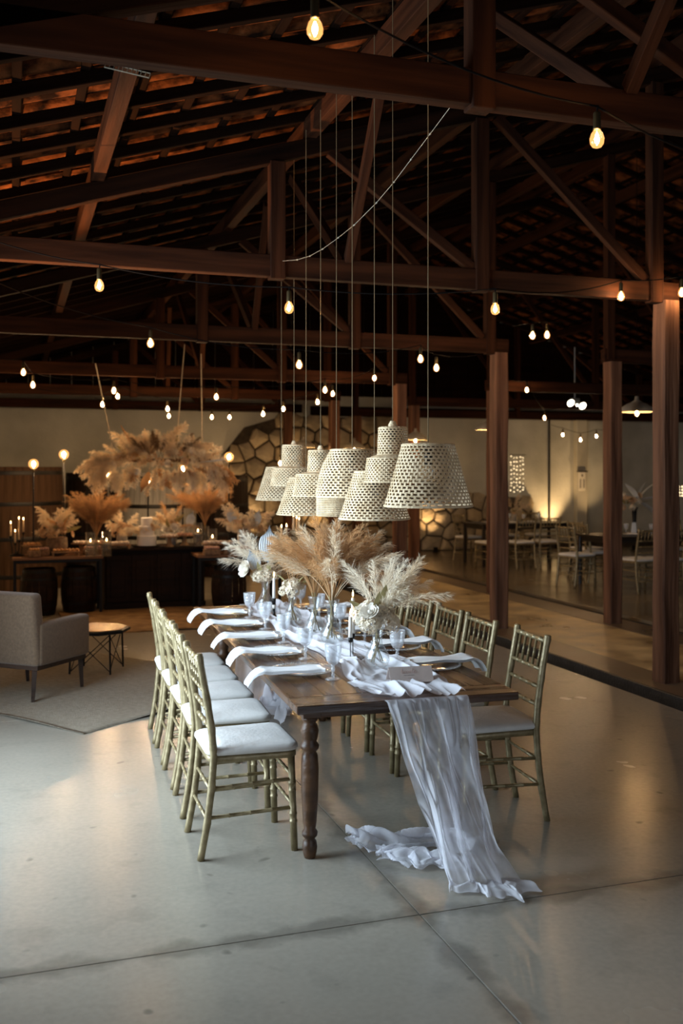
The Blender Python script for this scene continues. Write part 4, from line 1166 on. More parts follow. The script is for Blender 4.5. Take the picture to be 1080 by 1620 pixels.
def side_table(u0, u1, d0, z, label):
    p0, p1 = Vector(((u0 - U0) / F * d0, d0, 0)), None
    d1 = d0 + (u1 - u0) / 154 * .5; p1 = Vector(((u1 - U0) / F * d1, d1, 0))
    c = (p0 + p1) / 2; wl_ = (p1 - p0).length
    st_ = thing('dessert_table', label, 'table', c, ANG, 'dessert tables beside the bar')
    MB().cbox((0, .25, z - .0175), (wl_, .5, .035), .004).build('top', 'rustic_top', st_)
    for x in (-wl_ / 2 + .03, wl_ / 2 - .03):
        for y in (.03, .47): MB().cbox((x, y, (z - .035) / 2), (.035, .035, z - .035), .003).build('leg', 'black_metal', st_)
    for y in (.03, .47): MB().cbox((0, y, z - .055), (wl_ - .06, .03, .035), .003).build('frame_rail', 'black_metal', st_)
    return st_
SZ = .70
side_table(20, 162, 11.7, SZ, 'rustic dessert table with black legs on the armchair side of the bar')
side_table(314, 445, 12.1, SZ, 'rustic dessert table with black legs beside the stone wall side of the bar')
def sdp(u, off=.25):
    d = 11.75 + (u - 20) / 154 * .5 + off if u < 250 else 12.1 + (u - 314) / 154 * .5 + off
    return Vector(((u - U0) / F * d, d, SZ))
# barrels below the dessert tables
def barrel(p, Rb, h, label, mat='bar_wood', nst=16):
    b = thing('wine_cask', label, 'barrel', p, .3, 'small dark casks under the dessert tables')
    prof = lambda z: Rb * (.82 + .18 * sin(pi * z / h))
    for q in range(nst):
        rows = []
        for i in range(6):
            z = h * i / 5; rows.append([(prof(z) * cos(2 * pi * (q + k) / nst), prof(z) * sin(2 * pi * (q + k) / nst), z) for k in (.03, .5, .97)])
        MB().grid(rows).build('stave', mat, b)
    for z in (.06, .22, .78, .94): MB().lathe([(prof(z * h - .012) + .004, z * h - .018), (prof(z * h) + .006, z * h), (prof(z * h + .012) + .004, z * h + .018)], 28, cap0=False, cap1=False).build('hoop', 'black_metal', b, True)
    MB().lathe([(.001, h - .02), (prof(h) * .97, h - .02), (prof(h) * .97, h - .03), (.001, h - .03)], 24).build('head', mat, b)
    return b
for u, d, lb in ((62, 12.0, 'small dark cask under the armchair side dessert table, outer one'), (125, 12.2, 'small dark cask under the armchair side dessert table, next to the bar'), (362, 12.35, 'small dark cask under the dessert table by the stone wall')):
    barrel(Vector(((u - U0) / F * d, d, 0)), .22, .56, lb)
# great vats behind the bar
def vat(u, d, Rb, h, label, mat, nst=34):
    c = Vector(((u - U0) / F * d, d, 0)); b = thing('wine_vat', label, 'vat', c, .1, 'great wooden vats behind the bar')
    prof = lambda z: Rb * (1.04 - .10 * z / h)
    rows_ = []
    for k in (.012, .5, .988):
        pass
    me = None
    vs = []; fs = []
    zs = [0, .35 * h, .7 * h, h]
    for z in zs:
        for a, rr in ((.012, 0), (.5, .004), (.988, 0)):
            vs.append(((prof(z) + rr) * cos(2 * pi * (a - .5) / nst), (prof(z) + rr) * sin(2 * pi * (a - .5) / nst), z))
    vs.append((prof(h) * .93 * cos(-pi / nst), prof(h) * .93 * sin(-pi / nst), h)); vs.append((prof(h) * .93 * cos(pi / nst), prof(h) * .93 * sin(pi / nst), h))
    for i in range(3):
        for j in range(2): fs.append((i * 3 + j, i * 3 + j + 1, (i + 1) * 3 + j + 1, (i + 1) * 3 + j))
    fs.append((9, 10, 11, 13, 12))
    # local X follows the grain (up)
    me = bpy.data.meshes.new('stave'); me.from_pydata([(z, x, y) for x, y, z in vs], [], fs); me.materials.append(MATS[mat])
    up = Matrix(((0, 1, 0, 0), (0, 0, 1, 0), (1, 0, 0, 0), (0, 0, 0, 1)))
    for q in range(nst):
        o = link('stave', me, b); o.matrix_local = Matrix.Rotation(2 * pi * q / nst, 4, 'Z') @ up
    MB().lathe([(prof(0) - .02, .02), (prof(h) - .02, h - .05), (.001, h - .05)], 30, cap0=False).build('inner_shell', 'bar_wood', b)
    for z in (.12, .42, .70, .95): MB().lathe([(prof(z * h) + .006, z * h - .03), (prof(z * h) + .010, z * h), (prof(z * h) + .004, z * h + .03)], 44, cap0=False, cap1=False).build('hoop', 'black_metal', b, True)
vat(15, 14.9, .80, 1.79, 'huge brown wooden vat with iron hoops in the armchair corner', 'vat_wood', 40)
vat(146, 16.4, .44, 1.70, 'dark brown vat between the huge vat and the pale one', 'bar_wood')
vat(251, 15.6, .58, 1.70, 'pale grey wooden vat behind the white cake', 'vat_grey_wood')
vat(352, 16.6, .44, 1.66, 'dark vat between the pale vat and the stone wall', 'bar_wood')

# globe lamps on thin poles
gl = MB().sphere(.062, (0, 0, 0), 18, 12).mesh('globe_bulb', 'globe_glass', True)
gf = MB().lathe([(.004, -.035), (.016, -.02), (.022, .0), (.014, .02), (.003, .03)], 8).mesh('filament', 'globe_filament', True)
def globe_lamp(u, v, base, label):
    d = base.y; top = P(u, v, d)
    g_ = thing('globe_lamp', label, 'lamp', base, 0, 'globe bulb lamps on the dessert display')
    h = top.z - base.z; dx = top.x - base.x
    MB().lathe([(.001, 0), (.06, 0), (.06, .012), (.012, .018), (.001, .018)], 18).build('base', 'black_metal', g_, True)
    MB().tube([(0, 0, .015), (dx, 0, h - .09)], .011, 8).build('pole', 'black_metal', g_)
    MB().lathe([(.012, h - .10), (.018, h - .095), (.018, h - .055), (.012, h - .05)], 12, (dx, 0, 0)).build('socket', 'brass_socket', g_, True)
    k = link('globe_bulb', gl, g_, (dx, 0, h)); link('filament', gf, k)
for u, v, b, lb in ((53, 734, sdp(53, .42), 'globe lamp on a thin black pole, outermost on the armchair side'), (101, 719, sdp(101, .42), 'tall globe lamp on a black pole above the first flower pot'),
                    (170, 749, bpt(174, BZ, .42), 'globe lamp on a pole above the pampas bunch beside the cake'), (234, 762, bpt(234, BZ, .46), 'lowest globe lamp, directly behind the white cake'),
                    (289, 742, bpt(289, BZ, .44), 'globe lamp on a pole half hidden by the hanging flower cloud'), (362, 723, sdp(362, .42), 'globe lamp on a pole nearest the stone wall')):
    globe_lamp(u, v, b, lb)

# bar flowers
def table_flowers(base, pot, pot_mat, items, seed, label, plabel, ph, pr, name='flower_arrangement', sc=1.0):
    r = random.Random(seed)
    if pot == 'pot': pm_ = MB().lathe([(.001, 0), (pr * .8, 0), (pr, ph * .5), (pr * .95, ph * .95), (pr * .88, ph), (pr * .8, ph * .9), (.001, ph * .6)], 20)
    elif pot == 'ribbed': pm_ = MB().lathe([(.001, 0), (pr * .8, 0), (pr, ph * .6), (pr, ph), (pr * .88, ph), (.001, ph * .7)], 32, mod=lambda a, z, q: 1 + .03 * sin(16 * a))
    else: pm_ = MB().lathe([(pr * .6, 0), (pr * .65, ph * .1), (pr * .55, ph * .5), (pr, ph), (pr * .94, ph), (pr * .5, ph * .5), (.001, .015)], 20, cap1=False)
    tag(pm_.build('vase', pot_mat, None, True, base), plabel, 'vase', 'vases on the dessert display')
    root = thing(name, label, 'dried flowers', base + Vector((0, 0, ph)), 0, 'dried flowers on the dessert display')
    stems(root, 6, r, ph, pr)
    for kind, n, el0, el1, s0_, s1_, az0, az1, h in items:
        for i in range(n):
            az = R(az0 + (az1 - az0) * ((i + r.uniform(.1, .9)) / n)); d = sph(az, R(r.uniform(el0, el1)))
            put(root, kind, d * h * r.uniform(.8, 1.2) * sc, d, r.uniform(s0_, s1_) * sc, outward_roll(d) + r.uniform(-.5, .5) if kind.startswith(('wisp', 'fluff')) else r.uniform(0, 6), r)
    return root
mix1 = [('fluff_blond', 9, 35, 80, .62, .85, 0, 360, .05), ('fluff_blond', 7, 15, 60, .55, .75, 0, 360, .05), ('rose_peach', 7, 0, 60, .9, 1.25, 180, 360, .17), ('cluster_peach', 8, 0, 70, .9, 1.2, 170, 370, .16), ('leaf', 6, 20, 70, 1.0, 1.4, 0, 360, .1), ('fan_tan', 2, 40, 60, 1.0, 1.2, 200, 340, .1)]
table_flowers(sdp(90, .25), 'pot', 'pot_weave', mix1, 31, 'peach rose and pampas arrangement in the woven pot on the dessert table', 'round woven brown pot on the armchair side dessert table', .22, .13)
pp = [('wisp_rust', 22, 68, 89, .95, 1.2, 0, 1080, 0), ('wisp_tan', 14, 66, 88, .9, 1.15, 0, 1080, 0)]
table_flowers(bpt(152, SZ + .0, -.12) + Vector((0, 0, 0)), 'glass', 'clear_glass', pp, 32, 'rusty pampas bunch on the armchair side of the white cake', 'glass vase of the rusty pampas nearest the armchair', .22, .06, 'pampas_bunch', 1.0)
mix2 = [('fluff_blond', 8, 15, 70, .5, .7, 0, 360, .04), ('rose_peach', 5, 0, 50, .8, 1.1, 180, 360, .13), ('rose_cream', 4, 0, 60, .8, 1.0, 190, 350, .14), ('cluster_peach', 7, 0, 70, .8, 1.1, 180, 360, .13), ('fluff_cream', 4, 20, 60, .5, .65, -60, 60, .04)]
table_flowers(bpt(193, BZ, .25), 'pot', 'ceramic', mix2, 33, 'pale pampas and peach rose arrangement just beside the white cake', 'small ceramic vase just beside the white cake', .16, .07)
f3 = table_flowers(bpt(271, BZ, .25), 'pot', 'ceramic', [('fluff_blond', 8, 20, 70, .5, .7, 90, 300, .05), ('rose_white', 2, 5, 35, 1.0, 1.25, 230, 310, .18), ('cluster_cream', 6, 0, 60, .8, 1.0, 180, 360, .14), ('rose_peach', 3, 0, 60, .8, 1.0, 180, 360, .14), ('leaf', 5, 20, 60, .9, 1.2, 0, 360, .1), ('wisp_tan', 5, 40, 80, .6, .8, 0, 360, 0)], 34,
              'arrangement with two big white roses and a pale fan leaf', 'small ceramic vase under the white rose arrangement', .17, .07)
put(f3, 'fan', (.22, -.05, .06), (.35, -.1, 1), 1.05, pi / 2)
table_flowers(bpt(324, BZ, .10), 'glass', 'clear_glass', pp, 35, 'rusty pampas bunch on the stone wall side of the white cake', 'glass vase of the rusty pampas nearest the stone wall', .24, .06, 'pampas_bunch', 1.0)
f4 = table_flowers(sdp(386, .22), 'ribbed', 'vase_ribbed', [('fluff_blond', 9, 10, 75, .62, .85, 0, 360, .06), ('fluff_cream', 5, 20, 70, .6, .8, 150, 330, .06), ('cluster_cream', 10, -5, 60, .9, 1.2, 170, 370, .19), ('rose_peach', 7, 0, 50, .9, 1.2, 190, 360, .2), ('rose_cream', 4, 0, 60, .9, 1.2, 180, 350, .2), ('leaf', 5, 20, 60, 1, 1.3, 0, 360, .12)], 36,
                   'large cream blossom and pampas arrangement beside the stone wall', 'ribbed pale vase on the dessert table by the stone wall', .26, .085)
put(f4, 'fan', (-.12, -.08, .10), (-.25, -.1, 1), 1.1, pi / 2); put(f4, 'fan', (.14, -.08, .08), (.3, -.1, 1), 1.0, pi / 2)

# cake
ck = thing('wedding_cake', 'three tier white cake on a dark board in the middle of the bar', 'cake', bpt(232, BZ, .12), 0)
MB().lathe([(.001, 0), (.17, 0), (.175, .008), (.17, .018), (.001, .018)], 30).build('cake_board', 'black_metal', ck, True)
zz = .018
for rr, hh in ((.120, .125), (.097, .120), (.070, .105)):
    MB().lathe([(rr, zz), (rr, zz + hh - .008), (rr - .008, zz + hh), (.001, zz + hh + .001)], 32, mod=lambda a, z, q: 1 + .004 * sin(7 * a + 60 * z)).build('tier', 'cake', ck); zz += hh
for i, (dx, dz, s) in enumerate(((.075, .27, .6), (.095, .235, .7), (.085, .30, .45))):
    put(ck, ('rose_peach', 'cluster_peach', 'rose_cream')[i], (dx, -.06, dz), (.6, -.6, .4), s, 0)

# floating candles in glass cylinders
def hurricane(p, label):
    h = thing('candle_cylinder', label, 'candle', p, 0, 'floating candles in glass cylinders')
    MB().lathe([(.058, 0), (.058, .30), (.055, .30), (.055, .012), (.001, .012)], 24, cap1=False).build('cylinder', 'clear_glass', h, True)
    MB().lathe([(.001, .013), (.053, .013), (.053, .15), (.001, .15)], 20).build('water', 'clear_glass', h, True)
    c = MB().lathe([(.001, .148), (.03, .15), (.042, .165), (.042, .178), (.001, .182)], 20).build('floating_candle', 'candle_warm', h, True)
    MB().lathe([(.001, .185), (.006, .193), (.006, .200), (.001, .222)], 8).build('flame', 'flame', c, True)
hurricane(bpt(143, SZ, -.25), 'floating candle in a glass cylinder, outermost on the armchair side'); hurricane(bpt(168.5, SZ, -.22), 'floating candle in a glass cylinder at the bar end near the armchair')
hurricane(bpt(313, BZ, -.12), 'floating candle in a glass cylinder on the bar end nearest the cake'); hurricane(bpt(336, SZ, -.20), 'floating candle in a glass cylinder by the stone wall dessert table')

# sweets: trays, boxes and stands
ball = MB().sphere(.022, (0, 0, .018), 9, 6, .85)
BALL = {k: ball.mesh('sweet', k, True) for k in ('sweet_pink', 'sweet_white', 'sweet_caramel')}
def sweets(p, kind, cols, rows, mat, label, wd=.24, dp=.14):
    t = thing('dessert_stand' if kind == 'stand' else 'dessert_tray', label, 'dessert tray', p, ANG, 'trays of sweets')
    if kind == 'stand':
        z0 = .13; MB().lathe([(.001, 0), (.06, 0), (.055, .012), (.03, .04), (.022, .09), (.03, z0 - .012), (.12, z0 - .01), (.125, z0), (.001, z0)], 24).build('stand', 'tray_wood', t, True)
    elif kind == 'tray':
        z0 = .055; MB().cbox((0, 0, z0 - .008), (wd, dp, .016), .003).build('board', 'tray_wood', t)
        for s in (-1, 1): MB().cbox((s * (wd / 2 - .02), 0, (z0 - .016) / 2), (.025, dp, z0 - .016), .003).build('foot', 'tray_wood', t)
    else:
        z0 = .075; MB().cbox((0, 0, z0 / 2), (wd, dp, z0), .01).build('basket', 'tray_weave', t)
    r = random.Random(int(abs(p.x) * 1000))
    for i in range(cols):
        for j in range(rows):
            if kind == 'stand':
                a = 2 * pi * i / cols; q = .085 if j == 0 else .035; x, y = q * cos(a + j), q * sin(a + j)
            else: x, y = (-.5 + (i + .5) / cols) * (wd - .03), (-.5 + (j + .5) / rows) * (dp - .02)
            link('sweet', BALL[mat], t, (x + r.uniform(-.003, .003), y, z0), (0, 0, r.uniform(0, 6)), r.uniform(.85, 1.05) * (.9 if kind != 'tray' else 1.05))
sweets(sdp(50, .22), 'stand', 9, 2, 'sweet_caramel', 'small cake stand of sweets beside the candelabra')
sweets(sdp(54, .06), 'box', 4, 3, 'sweet_caramel', 'woven box of sweets at the front of the armchair side table', .15, .13)
sweets(sdp(68, .16), 'box', 5, 3, 'sweet_pink', 'woven basket of pink sweets beside the woven pot', .16, .14)
sweets(sdp(104, .06), 'tray', 7, 3, 'sweet_caramel', 'low wooden tray with rows of caramel sweets', .34, .15)
sweets(sdp(146, .08), 'box', 6, 3, 'sweet_pink', 'long woven box of pink sweets by the bar', .22, .14)
sweets(sdp(128, .30), 'stand', 9, 2, 'sweet_white', 'cake stand of pale sweets behind the caramel tray')
sweets(sdp(153, .26), 'stand', 9, 2, 'sweet_pink', 'cake stand of pink sweets at the bar corner')
sweets(bpt(188, BZ, -.05), 'tray', 7, 3, 'sweet_white', 'wooden tray of white sweets beside the cake', .27, .14)
sweets(bpt(268, BZ, -.02), 'stand', 9, 2, 'sweet_white', 'pale cake stand with sweets on the stone wall side of the cake')
sweets(bpt(292, BZ, .12), 'stand', 10, 2, 'sweet_pink', 'taller cake stand of pink sweets behind the pale one')
sweets(sdp(334, .24), 'stand', 10, 2, 'sweet_white', 'cake stand piled with white sweets on the far dessert table')
sweets(sdp(356, .16), 'stand', 9, 2, 'sweet_white', 'second cake stand of white sweets before the ribbed vase')
sweets(sdp(335, .06), 'box', 6, 3, 'sweet_pink', 'woven basket of pink sweets on the far dessert table', .2, .14)
sweets(sdp(380, .05), 'tray', 8, 3, 'sweet_pink', 'wooden tray of pink sweets before the ribbed vase', .28, .14)

# candelabras
def candelabra(base, cand, label, zfoot):
    c = thing('candelabra', label, 'candelabra', base, 0, 'black candelabras')
    h0 = min(q[2] for q in cand) - base.z
    MB().lathe([(.001, 0), (.09, 0), (.08, .015), (.012, .03), (.010, max(.05, h0 - .1)), (.001, max(.06, h0 - .09))], 16).build('stand', 'black_metal', c, True)
    for x, y, z, ch in cand:
        p = Vector((x, y, z)) - base
        m = MB(); m.tube([(0, 0, max(.04, h0 - .12)), (p.x * .7, p.y, max(.03, h0 - .14)), (p.x, p.y, p.z - .02)], .006, 6); m.lathe([(.012, -.02), (.018, -.005), (.016, .01), (.001, .01)], 10, p); m.build('arm', 'black_metal', c)
        taper(c, p, ch, .012, 'candle_warm')
b1 = sdp(27, .28)
def cd(u, v0, v1, d): a = P(u, v1, d); return (a.x, a.y, a.z, (v1 - v0) / F * d)
candelabra(b1, [cd(17, 829, 849, b1.y), cd(24, 842, 860, b1.y - .02), cd(30, 822, 855, b1.y), cd(37, 823, 843, b1.y + .02)], 'black candelabra with four lit tapers on the dessert table', SZ)
b2 = Vector(((461 - U0) / F * 10.6, 10.6, 0))
candelabra(b2, [cd(445, 835, 852, 10.6), cd(453, 834, 854, 10.58), cd(464, 818, 846, 10.6), cd(469, 821, 846, 10.65), cd(473, 823, 846, 10.6)], 'tall floor candelabra with five lit tapers seen behind the pampas', 0)

# hanging dried flower cloud
hc = P(251, 731, 11.9)
hf = thing('hanging_flower_cloud', 'cloud of pampas and dried flowers hanging above the cake bar', 'hanging flowers', hc, 0)
r = random.Random(77)
HW, HH = .62, .20
MB().tube([(-HW, 0, .02), (HW, 0, .02)], .02, 8).build('frame_bar', 'dried_brown', hf)
def hang(kind, n, a0, a1, s0_, s1_, yb=-.35, spread=1.0):
    for i in range(n):
        x = r.uniform(-1, 1) * HW * spread; ang = R(a0 + (a1 - a0) * (x / HW / 2 / spread + .5) + r.uniform(-16, 16)); d = Vector((sin(ang), r.uniform(yb, .25), cos(ang))).normalized()
        put(hf, kind, (x, r.uniform(-.1, .08), r.uniform(-.04, .06)), d, r.uniform(s0_, s1_), outward_roll((d.x, d.y, 0)), r)
hang('fluff_blond', 26, -140, 140, .7, 1.0, -.9)
hang('fluff_cream', 12, -130, 80, .65, .9, -1.0)
hang('fluff_blond', 16, -120, 120, .7, .95, -.8)
hang('fluff_cream', 14, 225, 135, .6, .8, -.9)
hang('fluff_blond', 12, 215, 145, .6, .8, -1.2)
hang('fluff_cream', 8, 215, 145, .55, .75, -.9)
hang('fluff_blond', 14, -70, 70, .5, .7, -1.3)
hang('wisp_brown', 12, -40, 40, .55, .75, -.6, .5)
for i in range(9):
    put(hf, 'wisp_brown', (r.uniform(-.12, .12), -.16, r.uniform(-.02, .04)), Vector((r.uniform(-.5, .5), -.35, 1)).normalized(), r.uniform(.5, .68), r.uniform(0, 6), r)
hang('leaf', 12, -60, 60, 1.0, 1.4, -1.0, .7)
for i in range(34):
    x, z = r.uniform(-1, 1), r.uniform(-.9, .6)
    if x * x + z * z > 1: continue
    put(hf, ('fluff_blond', 'fluff_tan', 'fluff_cream')[i % 3], (x * .42, -.02, z * .16), Vector((x * .9, -.8, z * .9 - .25)).normalized(), r.uniform(.42, .6), r.uniform(0, 6), r)
for sx, a in ((-1, -112), (-1, -95), (-1, -80), (1, 112), (1, 98), (1, 122), (-1, -122)):
    d = Vector((sin(R(a)), -.1, cos(R(a)))); put(hf, 'fluff_blond' if sx < 0 else 'fluff_tan', (sx * HW * .82, 0, r.uniform(-.03, .06)), d, r.uniform(.85, 1.0), outward_roll((d.x, d.y, 0)), r)
for x, z, k, s in ((-.22, -.12, 'rose_white', 1.0), (.17, .16, 'rose_cream', 1.1), (.14, -.02, 'rose_cream', 1.1), (.34, .0, 'rose_peach', 1.2), (-.45, .05, 'rose_peach', 1.0), (.28, .1, 'rose_peach', .9), (-.05, .06, 'cluster_peach', 1.3), (.05, .0, 'cluster_peach', 1.2), (-.3, .06, 'cluster_peach', 1.2), (.42, .12, 'cluster_cream', 1.2), (-.12, .12, 'cluster_cream', 1.1), (-.5, -.02, 'cluster_cream', 1.1)):
    put(hf, k, (x, -.16, z), (.1 * x, -1, .1), s, 0, r)
for x, z, d, k in ((.55, .0, (.9, -.3, .1), 'fan'), (-.1, -.12, (-.3, -.4, -1), 'fan_tan'), (-.3, .2, (-.5, -.2, 1), 'fan_tan'), (.2, .15, (.2, -.3, 1), 'leaf')):
    put(hf, k, (x, -.12, z), d, 1.2, 0, r)
def rope(a, b): MB().tube([Vector(a), Vector(b)], .006, 6).build('rope', 'rope', hf)
pu = lambda u, v, d: P(u, v, d) - hc
rope((-.52, 0, .03), pu(151, 575, 11.6)); rope((.52, .02, .03), pu(318, 560, 12.2)); rope((.18, .1, .05), pu(292, 545, 12.6))

# ================================================================== FAR HALL
hl = []
def hall_table(c, wd, dp, rz, label):
    t = thing('hall_table', label, 'table', c, rz, 'dark tables of the far hall')
    MB().cbox((0, 0, .755), (wd, dp, .03), .004).build('top', 'hall_table', t)
    for x in (-wd / 2 + .06, wd / 2 - .06):
        for y in (-dp / 2 + .06, dp / 2 - .06): MB().cbox((x, y, .37), (.05, .05, .74), .004).build('leg', 'hall_table', t)
    MB().cbox((0, 0, .70), (wd - .12, dp - .12, .07), .004).build('apron', 'hall_table', t)
def gx(u, d): return Vector(((u - U0) / F * d, d, 0))
ta = gx(818, 18.6); hall_table(ta, 1.9, .9, ANG, 'dark far hall table before the lit wall corner')
tb_ = gx(1020, 15.2); hall_table(tb_, 1.9, .95, ANG + R(4), 'dark far hall table beyond the nearest posts, with a big leaf arrangement')
fn = 'chairs of the far hall'
for i, (u, d, rz, lb) in enumerate(((742, 19.0, ANG - R(80), 'gold chair at the outer end of the far hall table, beside the low stone wall'), (775, 17.6, ANG + R(8), 'far hall chair half hidden behind the second timber post'), (822, 17.7, ANG, 'far hall chair seen from behind, left of the bright floor reflection'),
                                     (862, 17.9, ANG - R(6), 'far hall chair before the warm uplight on the wall'), (800, 19.5, ANG + pi, 'far hall chair on the wall side of the table, facing the room'), (850, 19.7, ANG + pi, 'far hall chair on the wall side next to the uplight'),
                                     (912, 15.0, ANG - R(75), 'gold chair in the far hall, outermost by the pilaster wall'), (938, 15.4, ANG - R(85), 'gold chair in the far hall right beside the far row post'), (928, 16.2, ANG - R(80), 'gold chair in the far hall behind the outermost one'),
                                     (1008, 14.2, ANG + R(5), 'gold chair in the far hall between the two nearest posts'), (1050, 14.3, ANG, 'gold chair in the far hall behind the nearest post'), (1076, 16.2, ANG + pi, 'gold chair across the far hall table at the photo edge'))):
    chair(gx(u, d), rz, lb, fn)
def ht_item(c, z=.77): return Vector((c.x, c.y, z))
for i, (u, d, lb) in enumerate(((772, 18.4, 'white plate with napkin on the far hall table beside the second post'), (812, 18.3, 'white plate in the middle of the far hall table'), (840, 18.6, 'white plate near the uplight end of the far hall table'), (1000, 14.95, 'white plate on the far hall table between the nearest posts'))):
    p = thing('hall_plate', lb, 'plate', ht_item(gx(u, d)), 0, 'plates in the far hall')
    MB().lathe([(.001, .004), (.09, .004), (.14, .016), (.14, .012), (.09, 0), (.001, 0)], 24).build('plate', 'ceramic', p, True)
    MB().cbox((0, 0, .022), (.12, .2, .012), .004).build('napkin_fold', 'napkin', p)
for i, (u, d) in enumerate(((786, 18.5), (806, 18.7), (828, 18.4), (852, 18.7), (990, 15.1), (1030, 15.0))):
    goblet(ht_item(gx(u, d)), 'clear goblet on a far hall table, ' + ['next to the second post', 'left of the table centre', 'right of the table centre', 'at the uplight end', 'beside the far row post', 'beside the nearest post'][i])
cdv = ht_item(gx(1003, 15.05))
pc = thing('paper_card', 'white upright card on the far hall table below the big leaves', 'card', cdv, .2)
MB().box((0, 0, .09), (.07, .003, .18), Matrix.Rotation(R(-8), 3, 'X')).build('card_face', 'napkin', pc); MB().box((0, .025, .08), (.07, .003, .17), Matrix.Rotation(R(10), 3, 'X')).build('card_back', 'napkin', pc)
lf = ht_item(gx(1003, 15.3))
tag(MB().lathe([(.001, 0), (.07, 0), (.075, .01), (.035, .04), (.03, .2), (.04, .36), (.06, .40), (.056, .40), (.03, .34), (.001, .3)], 20).build('tall_vase', 'black_metal', None, True, lf), 'tall dark vase holding the big leaves in the far hall', 'vase')
ar = thing('leaf_arrangement', 'big pale leaf arrangement on the far hall table between posts', 'dried flowers', lf + Vector((0, 0, .40)), 0)
r = random.Random(12)
stems(ar, 5, r, .36, .03)
for d, s in (((-.5, -.3, 1), 1.8), ((.5, -.2, .9), 2.0), ((.8, -.3, .3), 1.9), ((.5, -.5, -.3), 1.9), ((.1, -.2, 1), 1.6), ((-.6, -.2, .5), 1.2)): put(ar, 'leaf_pale', (.05, 0, .1), d, s, r.uniform(-.5, .5), r)
for i in range(10): put(ar, ('cluster_peach', 'rose_peach', 'cluster_cream')[i % 3], (r.uniform(-.2, .1), r.uniform(-.12, 0), r.uniform(-.02, .2)), (r.uniform(-1, 1), -1, .4), r.uniform(.9, 1.2), 0, r)
for i in range(6): put(ar, 'leaf', (r.uniform(-.15, .1), 0, .05), sph(r.uniform(0, 6), r.uniform(.2, 1.2)), 1.4, 0, r)
oa = ht_item(gx(812, 18.9))
tag(MB().lathe([(.001, 0), (.06, 0), (.05, .1), (.06, .14), (.001, .12)], 16).build('vase', 'ceramic', None, True, oa), 'small vase on the far hall table before the wall corner', 'vase')
arr = thing('flower_arrangement', 'small warm posy on the far hall table before the curtain of lights', 'dried flowers', oa + Vector((0, 0, .14)), 0)
stems(arr, 4, r, .12, .03)
for i in range(9): put(arr, ('fluff_blond', 'cluster_peach', 'leaf')[i % 3], (0, 0, .02), sph(i * .9, r.uniform(.5, 1.4)), .75, 0, r)

# curtain of fairy lights
cu = B(5.67, L1 - .25, 0); cu.z = 0
u0_ = P(808, 720, 22.0)
cl_ = thing('curtain_light', 'small curtain of dotted fairy lights hanging on the far wall', 'fairy lights', u0_, ANG)
fb = MB().sphere(.011, (0, 0, 0), 7, 5).mesh('fairy_bulb', 'fairy', True)
r = random.Random(6)
MB().tube([(-.03, 0, .01), (.36, 0, .01)], .006, 5).build('header_rod', 'cable', cl_); MB().tube([(.0, 0, .01), (-.14, .1, .30)], .003, 4).build('hanging_wire', 'wire_steel', cl_)
for i in range(5):
    x = .075 * i
    MB().tube([(x, 0, .01), (x, 0, -.86)], .0012, 4).build('strand', 'cable', cl_)
    for j in range(9): link('fairy_bulb', fb, cl_, (x + r.uniform(-.012, .012), 0, -.04 - .094 * j + r.uniform(-.025, .025)), None, r.uniform(.7, 1.1))
# second glimpse of a light curtain at the photo edge
u1_ = P(1074, 770, 20.0); c2 = thing('curtain_light', 'sliver of bright fairy lights behind the nearest post', 'fairy lights', u1_, ANG)
for i in range(3):
    MB().tube([(.07 * i, 0, .05), (.07 * i, 0, -.24)], .0012, 4).build('strand', 'cable', c2)
    for j in range(4): link('fairy_bulb', fb, c2, (.07 * i + r.uniform(-.01, .01), 0, -.06 * j), None, 1.3)
# panel on the pilaster
wp = B(7.18, L1 - .175, 0); wp.z = P(914, 776, 22.7).z
pn_ = thing('wall_panel', 'small white panel with dark slots on the pale pilaster', 'wall panel', wp, ANG)
MB().cbox((0, 0, .21), (.18, .03, .42), .006).build('panel', 'white_panel', pn_)
MB().cbox((0, -.02, .435), (.24, .09, .03), .004).build('hood', 'dark_slot', pn_)
for x in (-.045, .045): MB().cbox((x, -.016, .16), (.022, .008, .20), .002).build('slot', 'dark_slot', pn_)
MB().sphere(.022, (0, -.016, .34), 10, 6, 1.3).build('knob', 'dark_slot', pn_, True)

# dome pendants of metal
bm_f3 = bm_f2.copy(); bm_f3.materials.clear(); bm_f3.materials.append(MATS['filament_dome'])
def dome(u, v, d, Rd, label, ztop):
    p = P(u, v, d); o = thing('dome_pendant', label, 'pendant lamp', p, 0, 'metal dome pendants')
    MB().lathe([(Rd, 0), (Rd * 1.005, .008), (Rd * .86, .055), (Rd * .55, .10), (Rd * .2, .125), (.025, .15), (.022, .19), (.02, .19), (.02, .15), (Rd * .5, .095), (Rd * .82, .048), (Rd * .98, .002)], 36, cap0=False, cap1=False).build('shade', 'lamp_shade_metal', o, True)
    MB().tube([(0, 0, .18), (0, 0, zt(TL(p)[0]) + .40 - p.z)], .004, 6).build('cord', 'cable', o)
    s = MB().lathe([(.018, .10), (.02, .07), (.016, .03)], 12).build('socket', 'brass_socket', o, True)
    b = link('bulb', bm_g, o, (0, 0, .04)); link('filament', bm_f3, b)
dome(1007, 652, 12.0, .21, 'metal dome pendant with a bare bulb between the two nearest posts', 3.9)
dome(657, 696, 16.5, .20, 'metal dome pendant behind the far row post near the stone wall', 3.9)
dome(772, 680, 15.5, .20, 'metal dome pendant mostly hidden by the second timber post', 3.9)
dome(480, 708, 17.0, .20, 'added metal dome pendant behind the two tier woven pendants', 3.9)  # lamp added for warm light along the corridor
dome(560, 710, 17.6, .20, 'added metal dome pendant behind the domed woven pendant', 3.9)  # another lamp added as warm corridor light
